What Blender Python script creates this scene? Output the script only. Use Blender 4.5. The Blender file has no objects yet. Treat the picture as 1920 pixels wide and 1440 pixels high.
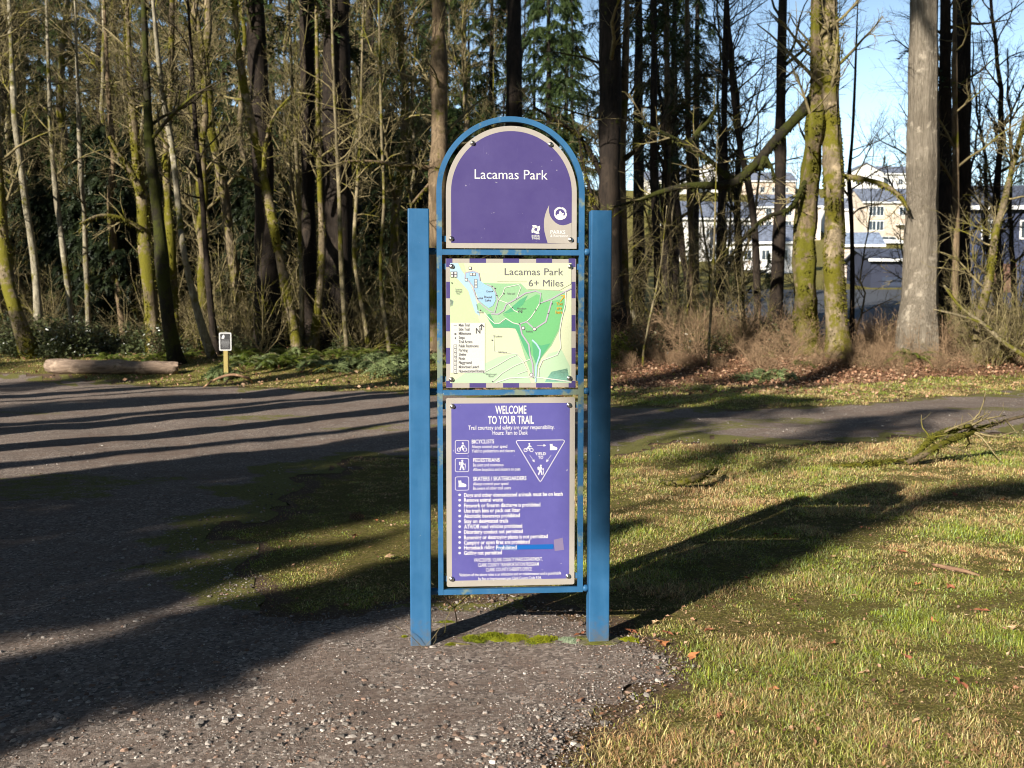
import bpy, math, random
import numpy as np
from mathutils import Vector, Matrix
from mathutils.geometry import tessellate_polygon

R = math.radians
rng = np.random.default_rng(7)
random.seed(7)
sc = bpy.context.scene
col = sc.collection

# ------------------------------------------------------------------ camera
FPX, HH, PITCH = 1856.0, 1.60, math.atan(120 / 1856.0)      # focal length in photo pixels, eye height, downward tilt
cam = bpy.data.cameras.new('camera')
cam.sensor_width = 36.0
cam.lens = FPX / 1920 * 36.0
cam.clip_start, cam.clip_end = 0.05, 4000
cam.dof.use_dof = True
cam.dof.focus_distance = 4.75
cam.dof.aperture_fstop = 4.5
camo = bpy.data.objects.new('camera', cam)
camo.location = (0, 0, HH)
camo.rotation_euler = (R(90) - PITCH, 0, 0)
col.objects.link(camo)
sc.camera = camo

# ------------------------------------------------------------------ sky and sun
SUN_EL = R(22.6)
UX, UY = 0.607, 0.795                                        # the way shadows fall on the ground
w = bpy.data.worlds.new('World'); sc.world = w; w.use_nodes = True
nt = w.node_tree
sky = nt.nodes.new('ShaderNodeTexSky')
sky.sky_type = 'NISHITA'; sky.sun_disc = False
sky.sun_elevation = SUN_EL
sky.sun_rotation = math.atan2(-UX, -UY)
sky.air_density = 1.0; sky.dust_density = 0.15; sky.ozone_density = 1.0
wtc = nt.nodes.new('ShaderNodeTexCoord'); wsep = nt.nodes.new('ShaderNodeSeparateXYZ'); wmr = nt.nodes.new('ShaderNodeMapRange'); wmx = nt.nodes.new('ShaderNodeVectorMath')
wmr.interpolation_type = 'SMOOTHSTEP'; wmr.inputs[1].default_value = 0.45; wmr.inputs[2].default_value = 0.14; wmr.inputs[3].default_value = 1.0; wmr.inputs[4].default_value = 2.2   # bright winter haze low in the sky, all round
wmx.operation = 'SCALE'
nt.links.new(wtc.outputs['Generated'], wsep.inputs[0]); nt.links.new(wsep.outputs['Z'], wmr.inputs[0])
nt.links.new(sky.outputs[0], wmx.inputs[0]); nt.links.new(wmr.outputs[0], wmx.inputs['Scale'])
nt.links.new(wmx.outputs[0], nt.nodes['Background'].inputs[0])
nt.nodes['Background'].inputs[1].default_value = 0.05
sun = bpy.data.lights.new('sun', 'SUN')
sun.energy = 5.0; sun.angle = R(0.53); sun.color = (1.0, 0.93, 0.82)
suno = bpy.data.objects.new('sun', sun)
ld = Vector((UX * math.cos(SUN_EL), UY * math.cos(SUN_EL), -math.sin(SUN_EL)))
suno.rotation_euler = ld.to_track_quat('-Z', 'Y').to_euler()
suno.location = (-20, -26, 18)
col.objects.link(suno)
sc.view_settings.view_transform = 'Standard'
sc.view_settings.look = 'None'
sc.view_settings.exposure = 1.12
sc.view_settings.gamma = 1.0
sc.render.engine = 'CYCLES'
sc.cycles.use_denoising = True
sc.cycles.filter_width = 1.05
sc.cycles.max_bounces = 4
sc.cycles.diffuse_bounces = 1
sc.cycles.transparent_max_bounces = 4
sc.cycles.sample_clamp_indirect = 4.0

# ------------------------------------------------------------------ pixel helpers (photo pixels, 1920 x 1440)
cp, sp_ = math.cos(PITCH), math.sin(PITCH)
def ray(px, py):
    a, b = px - 960.0, 720.0 - py
    return np.array([a, cp * FPX + sp_ * b, -sp_ * FPX + cp * b])
def at(px, py, Y):
    d = ray(px, py)
    return np.array([0, 0, HH]) + d * (Y / d[1])
def gp(px, py, z=0.0):
    d = ray(px, py)
    return np.array([0, 0, HH]) + d * ((z - HH) / d[2])
def pxm(Y): return Y / FPX                                    # metres for one photo pixel at distance Y
def sstep(a, b, x):
    t = np.clip((x - a) / (b - a), 0, 1); return t * t * (3 - 2 * t)

# ------------------------------------------------------------------ value noise on the ground plane
def vnoise(x, y, seed=0):
    x = np.asarray(x, float); y = np.asarray(y, float)
    xi, yi = np.floor(x).astype(np.int64), np.floor(y).astype(np.int64)
    def hsh(i, j):
        n = (i * 374761393 + j * 668265263 + seed * 974634777) & 0x7fffffff
        n = ((n ^ (n >> 13)) * 1274126177) & 0x7fffffff
        return ((n ^ (n >> 16)) & 0xffff) / 65535.0
    fx, fy = x - xi, y - yi
    fx, fy = fx * fx * (3 - 2 * fx), fy * fy * (3 - 2 * fy)
    a, b, c, d = hsh(xi, yi), hsh(xi + 1, yi), hsh(xi, yi + 1), hsh(xi + 1, yi + 1)
    return (a * (1 - fx) + b * fx) * (1 - fy) + (c * (1 - fx) + d * fx) * fy
def fbm(x, y, seed=0, oct=4):
    s, a, t = 0, 0.5, 0
    for k in range(oct):
        s = s + a * vnoise(x * 2 ** k, y * 2 ** k, seed + k); t += a; a *= 0.5
    return s / t

# ------------------------------------------------------------------ terrain height
RT_Y = [0, 32, 40, 55, 70, 110, 140, 170, 210, 300, 420, 2000]
RT_Z = [.55, .55, -1.3, .1, 1.7, 5.0, 8.2, 11.6, 19.0, 41.0, 47, 47]
LT_Z = [.55, .55, .7, 1.2, 2.0, 5.0, 8.2, 11.6, 19.0, 41.0, 47, 47]
def H(x, y):
    x = np.asarray(x, float); y = np.asarray(y, float)
    r = sstep(0.0, 0.10, x / np.maximum(y, 1.0))
    z = np.interp(y, RT_Y, RT_Z) * r + np.interp(y, RT_Y, LT_Z) * (1 - r)
    z = z * sstep(24.0, 29.5, y + 1.2 * (fbm(x * .25, y * .25, 3) - .5))
    z = z + (fbm(x * .35, y * .35, 11) - .5) * .16 * sstep(7, 14, y) + (fbm(x * 1.7, y * 1.7, 12, 3) - .5) * .035
    return z + 0.0
H0 = float(H(0.0, 4.75))

# ------------------------------------------------------------------ mesh helpers
def raw_mesh(name, V, F4=None, F3=None, mats=(), smooth=True, mi=None):
    V = np.asarray(V, np.float32).reshape(-1, 3)
    F4 = np.zeros((0, 4), np.int32) if F4 is None or len(F4) == 0 else np.asarray(F4, np.int32)
    F3 = np.zeros((0, 3), np.int32) if F3 is None or len(F3) == 0 else np.asarray(F3, np.int32)
    me = bpy.data.meshes.new(name)
    me.vertices.add(len(V)); me.vertices.foreach_set('co', V.ravel())
    nl = F4.size + F3.size
    me.loops.add(nl); me.loops.foreach_set('vertex_index', np.concatenate([F4.ravel(), F3.ravel()]).astype(np.int32))
    n4, n3 = len(F4), len(F3)
    me.polygons.add(n4 + n3)
    ls = np.concatenate([np.arange(n4) * 4, n4 * 4 + np.arange(n3) * 3]).astype(np.int32)
    me.polygons.foreach_set('loop_start', ls)
    try:
        me.polygons.foreach_set('loop_total', np.concatenate([np.full(n4, 4), np.full(n3, 3)]).astype(np.int32))
    except Exception:
        pass
    me.polygons.foreach_set('use_smooth', np.full(n4 + n3, bool(smooth)))
    for m in mats: me.materials.append(m)
    if mi is not None: me.polygons.foreach_set('material_index', np.asarray(mi, np.int32))
    me.update(calc_edges=True)
    return me
def link(name, me, parent=None):
    o = bpy.data.objects.new(name, me); col.objects.link(o)
    if parent is not None: o.parent = parent
    return o
def tag(o, label=None, cat=None, group=None, kind=None):
    if label: o['label'] = label
    if cat: o['category'] = cat
    if group: o['group'] = group
    if kind: o['kind'] = kind
    return o
def empty(name, loc=(0, 0, 0), rz=0.0):
    o = bpy.data.objects.new(name, None); o.empty_display_size = .2
    o.location = loc; o.rotation_euler = (0, 0, rz); col.objects.link(o)
    return o
def copy_tree(o, parent=None):
    c = o.copy(); col.objects.link(c); c.parent = parent
    for ch in list(o.children): copy_tree(ch, c)
    return c

class MB:
    """collects pieces of one mesh"""
    def __init__(s): s.V, s.Q, s.T, s.mq, s.mt, s.n = [], [], [], [], [], 0
    def add(s, V, Q=None, T=None, m=0):
        V = np.asarray(V, float).reshape(-1, 3); s.V.append(V)
        if Q is not None and len(Q):
            Q = np.asarray(Q, int); s.Q.append(Q + s.n); s.mq.append(np.full(len(Q), m))
        if T is not None and len(T):
            T = np.asarray(T, int); s.T.append(T + s.n); s.mt.append(np.full(len(T), m))
        s.n += len(V)
    def paths(s, P, Rr, sides=6, cap=True, m=0):
        """tubes along N paths of K points: P (N,K,3), Rr (N,K)"""
        P = np.asarray(P, float); Rr = np.asarray(Rr, float)
        if P.ndim == 2: P, Rr = P[None], Rr[None]
        N, K, _ = P.shape
        T = np.gradient(P, axis=1)
        T /= np.linalg.norm(T, axis=2, keepdims=True) + 1e-9
        mt = T.mean(1); ref = np.where(np.abs(mt[:, 2:3]) < .8, np.array([[0, 0, 1.]]), np.array([[1., 0, 0]]))
        A = np.cross(T, ref[:, None, :]); A /= np.linalg.norm(A, axis=2, keepdims=True) + 1e-9
        B = np.cross(T, A)
        th = np.arange(sides) * 2 * np.pi / sides
        ring = A[:, :, None, :] * np.cos(th)[None, None, :, None] + B[:, :, None, :] * np.sin(th)[None, None, :, None]
        V = P[:, :, None, :] + ring * Rr[:, :, None, None]
        base = (np.arange(N) * K * sides)[:, None, None]
        k = (np.arange(K - 1) * sides)[None, :, None]; j = np.arange(sides)[None, None, :]; j2 = (j + 1) % sides
        a = base + k + j; b = base + k + j2
        Q = np.stack([a, b, b + sides, a + sides], -1).reshape(-1, 4)
        tris = None
        if cap and sides == 3:
            b0 = (np.arange(N) * K * sides)[:, None] + (K - 1) * sides
            tris = (b0 + np.array([[0, 1, 2]]))
        elif cap and sides > 3:
            tt = np.array([[0, i, i + 1] for i in range(1, sides - 1)])
            b0 = (np.arange(N) * K * sides)[:, None, None]
            tris = np.concatenate([(b0 + tt[None, :, ::-1]).reshape(-1, 3), (b0 + (K - 1) * sides + tt[None]).reshape(-1, 3)])
        s.add(V.reshape(-1, 3), Q, tris, m)
    def box(s, x0, x1, y0, y1, z0, z1, m=0):
        v = [(x, y, z) for z in (z0, z1) for x, y in ((x0, y0), (x1, y0), (x1, y1), (x0, y1))]
        s.add(v, [(3, 2, 1, 0), (4, 5, 6, 7), (0, 1, 5, 4), (1, 2, 6, 5), (2, 3, 7, 6), (3, 0, 4, 7)], None, m)
    def flat(s, pts, y, m=0):
        """a flat polygon of (x, z) points at local depth y, facing -Y"""
        t = tessellate_polygon([[Vector((p[0], p[1], 0)) for p in pts]])
        ar = sum(pts[i][0] * pts[(i + 1) % len(pts)][1] - pts[(i + 1) % len(pts)][0] * pts[i][1] for i in range(len(pts)))
        T = []
        for a, b, c in t:
            pa, pb, pc = pts[a], pts[b], pts[c]
            cr = (pb[0] - pa[0]) * (pc[1] - pa[1]) - (pb[1] - pa[1]) * (pc[0] - pa[0])
            T.append((a, b, c) if cr > 0 else (a, c, b))
        s.add([(p[0], y, p[1]) for p in pts], None, T, m)
    def strip(s, pts, wd, y, m=0):
        """a flat line of width wd through (x, z) points"""
        p = np.array(pts, float); t = np.gradient(p, axis=0); t /= np.linalg.norm(t, axis=1, keepdims=True) + 1e-12
        n = np.stack([-t[:, 1], t[:, 0]], 1) * wd / 2
        a, b = p - n, p + n
        V = [(q[0], y, q[1]) for q in a] + [(q[0], y, q[1]) for q in b]; k = len(p)
        s.add(V, [(i, i + 1, k + i + 1, k + i) for i in range(k - 1)], None, m)
    def disc(s, cx, cz, r, y, m=0, n=16, rz=None):
        rz = rz or r
        s.flat([(cx + r * math.cos(2 * math.pi * i / n), cz + rz * math.sin(2 * math.pi * i / n)) for i in range(n)], y, m)
    def slab(s, pts, y0, y1, m=0, ms=None):
        """a plate: polygon of (x, z) points between depth y0 (front) and y1 (back)"""
        pts = list(pts)
        ar = sum(pts[i][0] * pts[(i + 1) % len(pts)][1] - pts[(i + 1) % len(pts)][0] * pts[i][1] for i in range(len(pts)))
        if ar < 0: pts = pts[::-1]
        s.flat(pts, y0, m)
        k = len(pts)
        t = tessellate_polygon([[Vector((p[0], p[1], 0)) for p in pts]])
        T = []
        for a, b, c in t:
            pa, pb, pc = pts[a], pts[b], pts[c]
            cr = (pb[0] - pa[0]) * (pc[1] - pa[1]) - (pb[1] - pa[1]) * (pc[0] - pa[0])
            T.append((a, c, b) if cr > 0 else (a, b, c))
        s.add([(p[0], y1, p[1]) for p in pts], None, T, m)
        V = [(p[0], y0, p[1]) for p in pts] + [(p[0], y1, p[1]) for p in pts]
        s.add(V, [((i + 1) % k, i, k + i, k + (i + 1) % k) for i in range(k)], None, m if ms is None else ms)
    def lathe(s, prof, c, axis='y', n=12, m=0):
        """prof: (radius, offset along axis)"""
        th = np.arange(n) * 2 * np.pi / n; V = []
        for r, d in prof:
            for t in th:
                a, b = r * math.cos(t), r * math.sin(t)
                V.append((c[0] + a, c[1] + d, c[2] + b) if axis == 'y' else ((c[0] + d, c[1] + a, c[2] + b) if axis == 'x' else (c[0] + a, c[1] + b, c[2] + d)))
        K = len(prof); Q = [(k * n + j, k * n + (j + 1) % n, (k + 1) * n + (j + 1) % n, (k + 1) * n + j) for k in range(K - 1) for j in range(n)]
        T = [((K - 1) * n, (K - 1) * n + i, (K - 1) * n + i + 1) for i in range(1, n - 1)]
        s.add(V, Q, T, m)
    def mesh(s, name, mats, smooth=True):
        V = np.concatenate(s.V) if s.V else np.zeros((0, 3))
        Q = np.concatenate(s.Q) if s.Q else None
        T = np.concatenate(s.T) if s.T else None
        mi = np.concatenate(s.mq + s.mt) if (s.mq or s.mt) else None
        if not isinstance(mats, (list, tuple)): mats = [mats]
        return raw_mesh(name, V, Q, T, mats, smooth, mi)
    def build(s, name, mats, parent=None, smooth=True):
        return link(name, s.mesh(name, mats, smooth), parent)

def set_color(me, cols, name='tint', domain='POINT'):
    a = me.color_attributes.new(name, 'FLOAT_COLOR', domain)
    c = np.ones((len(cols), 4), np.float32); c[:, :3] = cols
    a.data.foreach_set('color', c.ravel())
def set_float(me, vals, name):
    a = me.attributes.new(name, 'FLOAT', 'POINT'); a.data.foreach_set('value', np.asarray(vals, np.float32))

# ------------------------------------------------------------------ materials
def mat(name):
    m = bpy.data.materials.new(name); m.use_nodes = True
    n = m.node_tree.nodes; b = n['Principled BSDF']
    return m, m.node_tree, n, b
def ramp(nt, fac, stops, interp='LINEAR'):
    r = nt.nodes.new('ShaderNodeValToRGB'); cr = r.color_ramp; cr.interpolation = interp
    while len(cr.elements) < len(stops): cr.elements.new(0.5)
    for e, (p, c) in zip(cr.elements, stops): e.position = p; e.color = (*c, 1)
    nt.links.new(fac, r.inputs[0]); return r.outputs[0]
def coords(nt, kind='Object', scale=(1, 1, 1), rand=0.0):
    tc = nt.nodes.new('ShaderNodeTexCoord'); mp = nt.nodes.new('ShaderNodeMapping')
    mp.inputs['Scale'].default_value = scale
    nt.links.new(tc.outputs[kind], mp.inputs['Vector'])
    if rand:
        oi = nt.nodes.new('ShaderNodeObjectInfo'); mu = nt.nodes.new('ShaderNodeMath'); mu.operation = 'MULTIPLY'; mu.inputs[1].default_value = rand
        nt.links.new(oi.outputs['Random'], mu.inputs[0]); nt.links.new(mu.outputs[0], mp.inputs['Location'])
    return mp.outputs[0]
def noise(nt, vec, scale, detail=4, rough=.6, dist=0.0):
    n = nt.nodes.new('ShaderNodeTexNoise'); n.inputs['Scale'].default_value = scale
    n.inputs['Detail'].default_value = detail; n.inputs['Roughness'].default_value = rough; n.inputs['Distortion'].default_value = dist
    nt.links.new(vec, n.inputs['Vector']); return n.outputs['Fac']
def voro(nt, vec, scale, out='Distance', feat='F1'):
    n = nt.nodes.new('ShaderNodeTexVoronoi'); n.feature = feat; n.inputs['Scale'].default_value = scale
    nt.links.new(vec, n.inputs['Vector']); return n.outputs[out]
def mix(nt, fac, a, b, mode='MIX'):
    m = nt.nodes.new('ShaderNodeMix'); m.data_type = 'RGBA'; m.blend_type = mode
    for s, v in ((0, fac), (6, a), (7, b)):
        if isinstance(v, (int, float)): m.inputs[s].default_value = v
        elif isinstance(v, (tuple, list)): m.inputs[s].default_value = (*v[:3], 1)
        else: nt.links.new(v, m.inputs[s])
    return m.outputs[2]
def maths(nt, op, a, b=None, clamp=False):
    m = nt.nodes.new('ShaderNodeMath'); m.operation = op; m.use_clamp = clamp
    for s, v in ((0, a), (1, b)):
        if v is None: continue
        if isinstance(v, (int, float)): m.inputs[s].default_value = v
        else: nt.links.new(v, m.inputs[s])
    return m.outputs[0]
def bump(nt, b, h, strength=.5, dist=.02):
    n = nt.nodes.new('ShaderNodeBump'); n.inputs['Strength'].default_value = strength; n.inputs['Distance'].default_value = dist
    nt.links.new(h, n.inputs['Height']); nt.links.new(n.outputs[0], b.inputs['Normal'])
def attr(nt, name, out='Fac'):
    a = nt.nodes.new('ShaderNodeAttribute'); a.attribute_name = name; return a.outputs[out]
def smap(nt, v, a, b):
    m = nt.nodes.new('ShaderNodeMapRange'); m.interpolation_type = 'SMOOTHSTEP'
    m.inputs[1].default_value = a; m.inputs[2].default_value = b
    nt.links.new(v, m.inputs[0]); return m.outputs[0]
def plain(name, c, rough=.6, metal=0.0, spec=.5):
    m, nt, n, b = mat(name)
    b.inputs['Base Color'].default_value = (*c, 1); b.inputs['Roughness'].default_value = rough
    b.inputs['Metallic'].default_value = metal; b.inputs['Specular IOR Level'].default_value = spec
    return m
def painted(name, c, rough=.45, var=.12, wear=None):
    m, nt, n, b = mat(name)
    v = coords(nt, 'Object'); f = noise(nt, v, 6, 5, .65)
    c2 = tuple(min(1, k * (1 + var) + .01) for k in c); c1 = tuple(k * (1 - var) for k in c)
    out = ramp(nt, f, [(.3, c1), (.7, c2)])
    v2 = coords(nt, 'Object', (60, 60, 4)); s = noise(nt, v2, 1, 3, .7)
    out = mix(nt, maths(nt, 'MULTIPLY', smap(nt, s, .66, .78), .22), out, tuple(min(1, k * 1.6 + .08) for k in c))
    sp = noise(nt, coords(nt, 'Object', (1, 1, 1)), 55, 2, .5)
    out = mix(nt, maths(nt, 'MULTIPLY', smap(nt, sp, .74, .80), .5), out, (.5, .5, .5))
    gz = nt.nodes.new('ShaderNodeSeparateXYZ'); nt.links.new(coords(nt, 'Object'), gz.inputs[0])
    if name == 'blue_post_paint':
        gr = maths(nt, 'ADD', maths(nt, 'MULTIPLY', gz.outputs['Z'], -4.0), maths(nt, 'MULTIPLY', noise(nt, v, 26, 4, .7), 1.6))
        out = mix(nt, maths(nt, 'MULTIPLY', smap(nt, gr, .2, 1.0), .7), out, (.10, .085, .055))
        ch = noise(nt, coords(nt, 'Object', (1, 1, .45)), 34, 4, .75)
        out = mix(nt, maths(nt, 'MULTIPLY', smap(nt, ch, .70, .74), .8), out, (.22, .24, .25))
        out = mix(nt, maths(nt, 'MULTIPLY', smap(nt, noise(nt, coords(nt, 'Object', (9, 9, .8)), 1, 4, .7), .45, .72), .35), out, (.06, .17, .30))
    if wear:
        wn = noise(nt, coords(nt, 'Object', (1, 1, 1)), 7, 4, .7)
        out = mix(nt, maths(nt, 'MULTIPLY', smap(nt, wn, .52, .66), .85), out, wear)
    nt.links.new(out, b.inputs['Base Color']); b.inputs['Roughness'].default_value = rough
    rn = noise(nt, v, 30, 3, .6); nt.links.new(ramp(nt, rn, [(0, (rough - .1,) * 3), (1, (rough + .15,) * 3)]), b.inputs['Roughness'])
    b.inputs['Specular IOR Level'].default_value = .25
    bump(nt, b, noise(nt, v, 220, 2, .5), .06, .002)
    return m
def bark(name, dark, light, moss=0.0, mosscol=(.085, .085, .008), ridge=(14, 14, 2.2), bstr=.8, fine=1.0):
    m, nt, n, b = mat(name)
    v = coords(nt, 'Object', (1, 1, 1), 37.0)
    vr = coords(nt, 'Object', ridge, 37.0)
    f1 = noise(nt, vr, 1.0 * fine, 5, .7, .6); f2 = noise(nt, v, .7, 3, .6); f3 = noise(nt, v, 3.3, 4, .65)
    c = ramp(nt, f1, [(.30, dark), (.52, tuple((a + b_) / 2 for a, b_ in zip(dark, light))), (.72, light)])
    c = mix(nt, smap(nt, f2, .38, .66), c, mix(nt, .55, c, dark))
    c = mix(nt, maths(nt, 'MULTIPLY', smap(nt, f3, .56, .70), .55), c, tuple(min(.75, k * 1.35 + .03 * min(1, k / .3)) for k in light))
    if moss > 0:
        mn = maths(nt, 'ADD', maths(nt, 'MULTIPLY', noise(nt, v, 1.25, 3, .6), .62), maths(nt, 'MULTIPLY', noise(nt, v, 7, 4, .7), .38))
        lo = .70 - .42 * moss
        mf = smap(nt, mn, lo, lo + .10)
        mc = mix(nt, noise(nt, v, 24, 4, .7), tuple(k * .45 for k in mosscol), tuple(k * 1.5 for k in mosscol))
        c = mix(nt, mf, c, mc)
    nt.links.new(c, b.inputs['Base Color']); b.inputs['Roughness'].default_value = .9
    b.inputs['Specular IOR Level'].default_value = .2
    bump(nt, b, maths(nt, 'ADD', f1, maths(nt, 'MULTIPLY', noise(nt, v, 40, 3, .7), .4)), bstr, .03)
    return m
def leafmat(name, c1, c2, trans=.35, rough=.55, use_tint=False, spec=.35, rand=True):
    m = bpy.data.materials.new(name); m.use_nodes = True; nt = m.node_tree; n = nt.nodes; b = n['Principled BSDF']
    if use_tint: c = attr(nt, 'tint', 'Color')
    else:
        v = coords(nt, 'Object', (1, 1, 1), 21.0)
        c = mix(nt, smap(nt, maths(nt, 'ADD', maths(nt, 'MULTIPLY', noise(nt, v, 1.1, 2, .6), .5), maths(nt, 'MULTIPLY', noise(nt, v, 17, 2, .6), .5)), .36, .64), c1, c2)
    nt.links.new(c, b.inputs['Base Color']); b.inputs['Roughness'].default_value = rough; b.inputs['Specular IOR Level'].default_value = spec
    if trans > 0:
        t = n.new('ShaderNodeBsdfTranslucent'); nt.links.new(c, t.inputs['Color'])
        ms = n.new('ShaderNodeMixShader'); ms.inputs[0].default_value = trans
        nt.links.new(b.outputs[0], ms.inputs[1]); nt.links.new(t.outputs[0], ms.inputs[2])
        nt.links.new(ms.outputs[0], n['Material Output'].inputs[0])
    return m

M = {}
M['post'] = painted('blue_post_paint', (.017, .094, .212), .45, .10)
M['frame'] = painted('blue_frame_paint', (.020, .098, .215), .45, .14, wear=(.17, .20, .13))
M['panelgrey'] = painted('taupe_enamel', (.30, .275, .245), .55, .04)
M['purple'] = painted('purple_print', (.050, .037, .145), .5, .04)
M['white'] = plain('white_print', (.54, .54, .54), .45)
M['steel'] = plain('bolt_steel', (.55, .54, .52), .28, 1.0)
M['barkalder'] = bark('alder_bark', (.085, .07, .045), (.36, .315, .215), .56, (.10, .092, .008))
M['barkwhite'] = bark('white_alder_bark', (.09, .075, .05), (.39, .35, .255), .44, (.10, .092, .008))
M['barkthin'] = bark('sapling_bark', (.075, .06, .035), (.30, .25, .15), .52, (.10, .092, .008), ridge=(20, 20, 5))
M['barkmoss'] = bark('mossy_maple_bark', (.050, .038, .022), (.27, .20, .125), .64, (.088, .083, .007))
M['barkmossp'] = bark('mossy_pale_bark', (.06, .046, .026), (.32, .25, .16), .60, (.105, .095, .008))
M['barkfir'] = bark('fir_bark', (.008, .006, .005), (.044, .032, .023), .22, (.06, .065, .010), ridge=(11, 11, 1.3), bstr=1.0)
M['barkshademoss'] = bark('shade_toned_mossy_bark', (.009, .008, .005), (.035, .028, .017), .60, (.030, .033, .004))  # shade put into the bark colour of one trunk and one great limb
M['barkpale'] = bark('pale_fissured_bark', (.095, .078, .056), (.335, .29, .228), .08, ridge=(30, 30, 2.6), bstr=1.6)
M['barkbrown'] = bark('brown_bark', (.055, .038, .022), (.25, .18, .11), .40, (.085, .08, .008), ridge=(12, 12, 2))
M['twig'] = bark('bare_twig', (.085, .068, .034), (.30, .245, .125), .44, (.125, .115, .012), bstr=.2)
M['twigdark'] = bark('dark_bare_twig', (.025, .019, .011), (.085, .068, .04), .45, (.075, .075, .008), bstr=.2)
M['brush'] = bark('dry_brush_stem', (.15, .095, .055), (.42, .285, .17), .24, (.14, .15, .02), bstr=.2)
M['needle'] = leafmat('fir_needles', (.016, .034, .010), (.060, .085, .018), .25)
M['needleshade'] = leafmat('shade_toned_cedar_needles', (.006, .013, .005), (.026, .038, .010), .15)  # shade inside the wood put into a darker needle colour
M['needlelt'] = leafmat('fresh_fir_needles', (.085, .125, .045), (.24, .285, .12), .3)
M['salal'] = leafmat('salal_leaf', (.020, .036, .012), (.10, .11, .045), .15, .32, spec=.6)
M['fern'] = leafmat('fern_frond', (.045, .085, .010), (.16, .20, .022), .35)
M['lightleaf'] = leafmat('yellow_green_leaf', (.10, .14, .015), (.24, .26, .03), .4)
M['moss'] = leafmat('moss_fuzz', (.12, .15, .006), (.30, .31, .012), .35, .85)
M['mossdull'] = leafmat('branch_moss', (.045, .050, .006), (.14, .135, .016), .25, .9)
M['mosstuft'] = leafmat('trunk_moss', (.05, .048, .005), (.16, .145, .014), .3, .9)
M['mossshade'] = leafmat('shade_toned_limb_moss', (.018, .020, .003), (.06, .062, .008), .3, .9)  # moss darkened to match the shade put into the limb's bark
M['mosspale'] = leafmat('pale_lichen', (.20, .26, .16), (.38, .43, .30), .2, .9)
M['grass'] = leafmat('grass_blades', None, None, .40, .55, True)
M['litter'] = leafmat('dry_leaf', None, None, .25, .75, True)
M['stone'] = None

# ground materials -------------------------------------------------------
def ground_material():
    m, nt, n, b = mat('park_ground')
    v = coords(nt, 'Object')
    g, l = attr(nt, 'grassy'), attr(nt, 'leafy')
    n1, n2, n3, n4 = noise(nt, v, 1.3, 5, .65), noise(nt, v, 9, 5, .7), noise(nt, v, 45, 4, .7), noise(nt, v, 3.2, 5, .7)
    n5 = noise(nt, v, 170, 3, .75); n3 = maths(nt, 'ADD', maths(nt, 'MULTIPLY', n3, .5), maths(nt, 'MULTIPLY', n5, .5))
    soil = ramp(nt, n3, [(.3, (.055, .035, .022)), (.5, (.13, .087, .056)), (.72, (.25, .178, .118))])
    moss = ramp(nt, n3, [(.36, (.035, .030, .010)), (.5, (.135, .118, .026)), (.64, (.31, .265, .085))])
    straw = ramp(nt, n3, [(.36, (.09, .055, .03)), (.64, (.42, .31, .18))])
    c = mix(nt, smap(nt, maths(nt, 'ADD', maths(nt, 'MULTIPLY', g, .9), maths(nt, 'SUBTRACT', maths(nt, 'MULTIPLY', n4, 1.1), .55)), .34, .62), soil, moss)
    c = mix(nt, maths(nt, 'MULTIPLY', smap(nt, n2, .52, .68), maths(nt, 'MULTIPLY', g, .55)), c, straw)
    leaf = ramp(nt, voro(nt, v, 16, 'Color'), [(.2, (.075, .036, .018)), (.5, (.19, .095, .05)), (.85, (.34, .20, .115))])
    c = mix(nt, smap(nt, maths(nt, 'ADD', l, maths(nt, 'SUBTRACT', maths(nt, 'MULTIPLY', n2, .8), .4)), .35, .6), c, leaf)
    nt.links.new(c, b.inputs['Base Color']); b.inputs['Roughness'].default_value = .95; b.inputs['Specular IOR Level'].default_value = .15
    bump(nt, b, maths(nt, 'ADD', n3, maths(nt, 'MULTIPLY', n2, 1.5)), 1.0, .03)
    return m
def gravel_material():
    m, nt, n, b = mat('gravel')
    v = coords(nt, 'Object')
    e, mo = attr(nt, 'edge'), attr(nt, 'mossy')
    n1, n2, n3 = noise(nt, v, .8, 4, .6), noise(nt, v, 6, 5, .7), noise(nt, v, 60, 3, .65)
    vc = voro(nt, v, 62, 'Color'); vd = voro(nt, v, 62, 'Distance')
    st = ramp(nt, vc, [(.15, (.075, .062, .054)), (.45, (.175, .143, .12)), (.7, (.26, .212, .178)), (.92, (.42, .36, .31))])
    dirt = ramp(nt, n3, [(.3, (.085, .062, .049)), (.55, (.175, .128, .102)), (.75, (.27, .208, .170))])
    c = mix(nt, smap(nt, maths(nt, 'ADD', maths(nt, 'MULTIPLY', n2, .6), maths(nt, 'MULTIPLY', n1, .5)), .42, .66), dirt, st)
    c = mix(nt, maths(nt, 'MULTIPLY', smap(nt, n1, .45, .7), .45), c, mix(nt, .5, c, (.21, .15, .12)))
    mossc = ramp(nt, n3, [(.3, (.045, .050, .008)), (.7, (.20, .19, .03))])
    mf = smap(nt, maths(nt, 'ADD', mo, maths(nt, 'SUBTRACT', maths(nt, 'MULTIPLY', n2, 1.0), .5)), .42, .62)
    c = mix(nt, maths(nt, 'MULTIPLY', mf, .85), c, mossc)
    nt.links.new(c, b.inputs['Base Color']); b.inputs['Roughness'].default_value = .9; b.inputs['Specular IOR Level'].default_value = .2
    bump(nt, b, maths(nt, 'ADD', maths(nt, 'MULTIPLY', noise(nt, v, 110, 3, .75), 1.0), maths(nt, 'MULTIPLY', n2, .8)), .6, .012)
    return m
M['ground'] = ground_material()
M['gravel'] = gravel_material()
M['stonemat'] = leafmat('gravel_stone', None, None, 0, .85, True, spec=.25)
M['asphalt'] = painted('street_asphalt', (.060, .063, .072), .8, .2)

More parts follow.
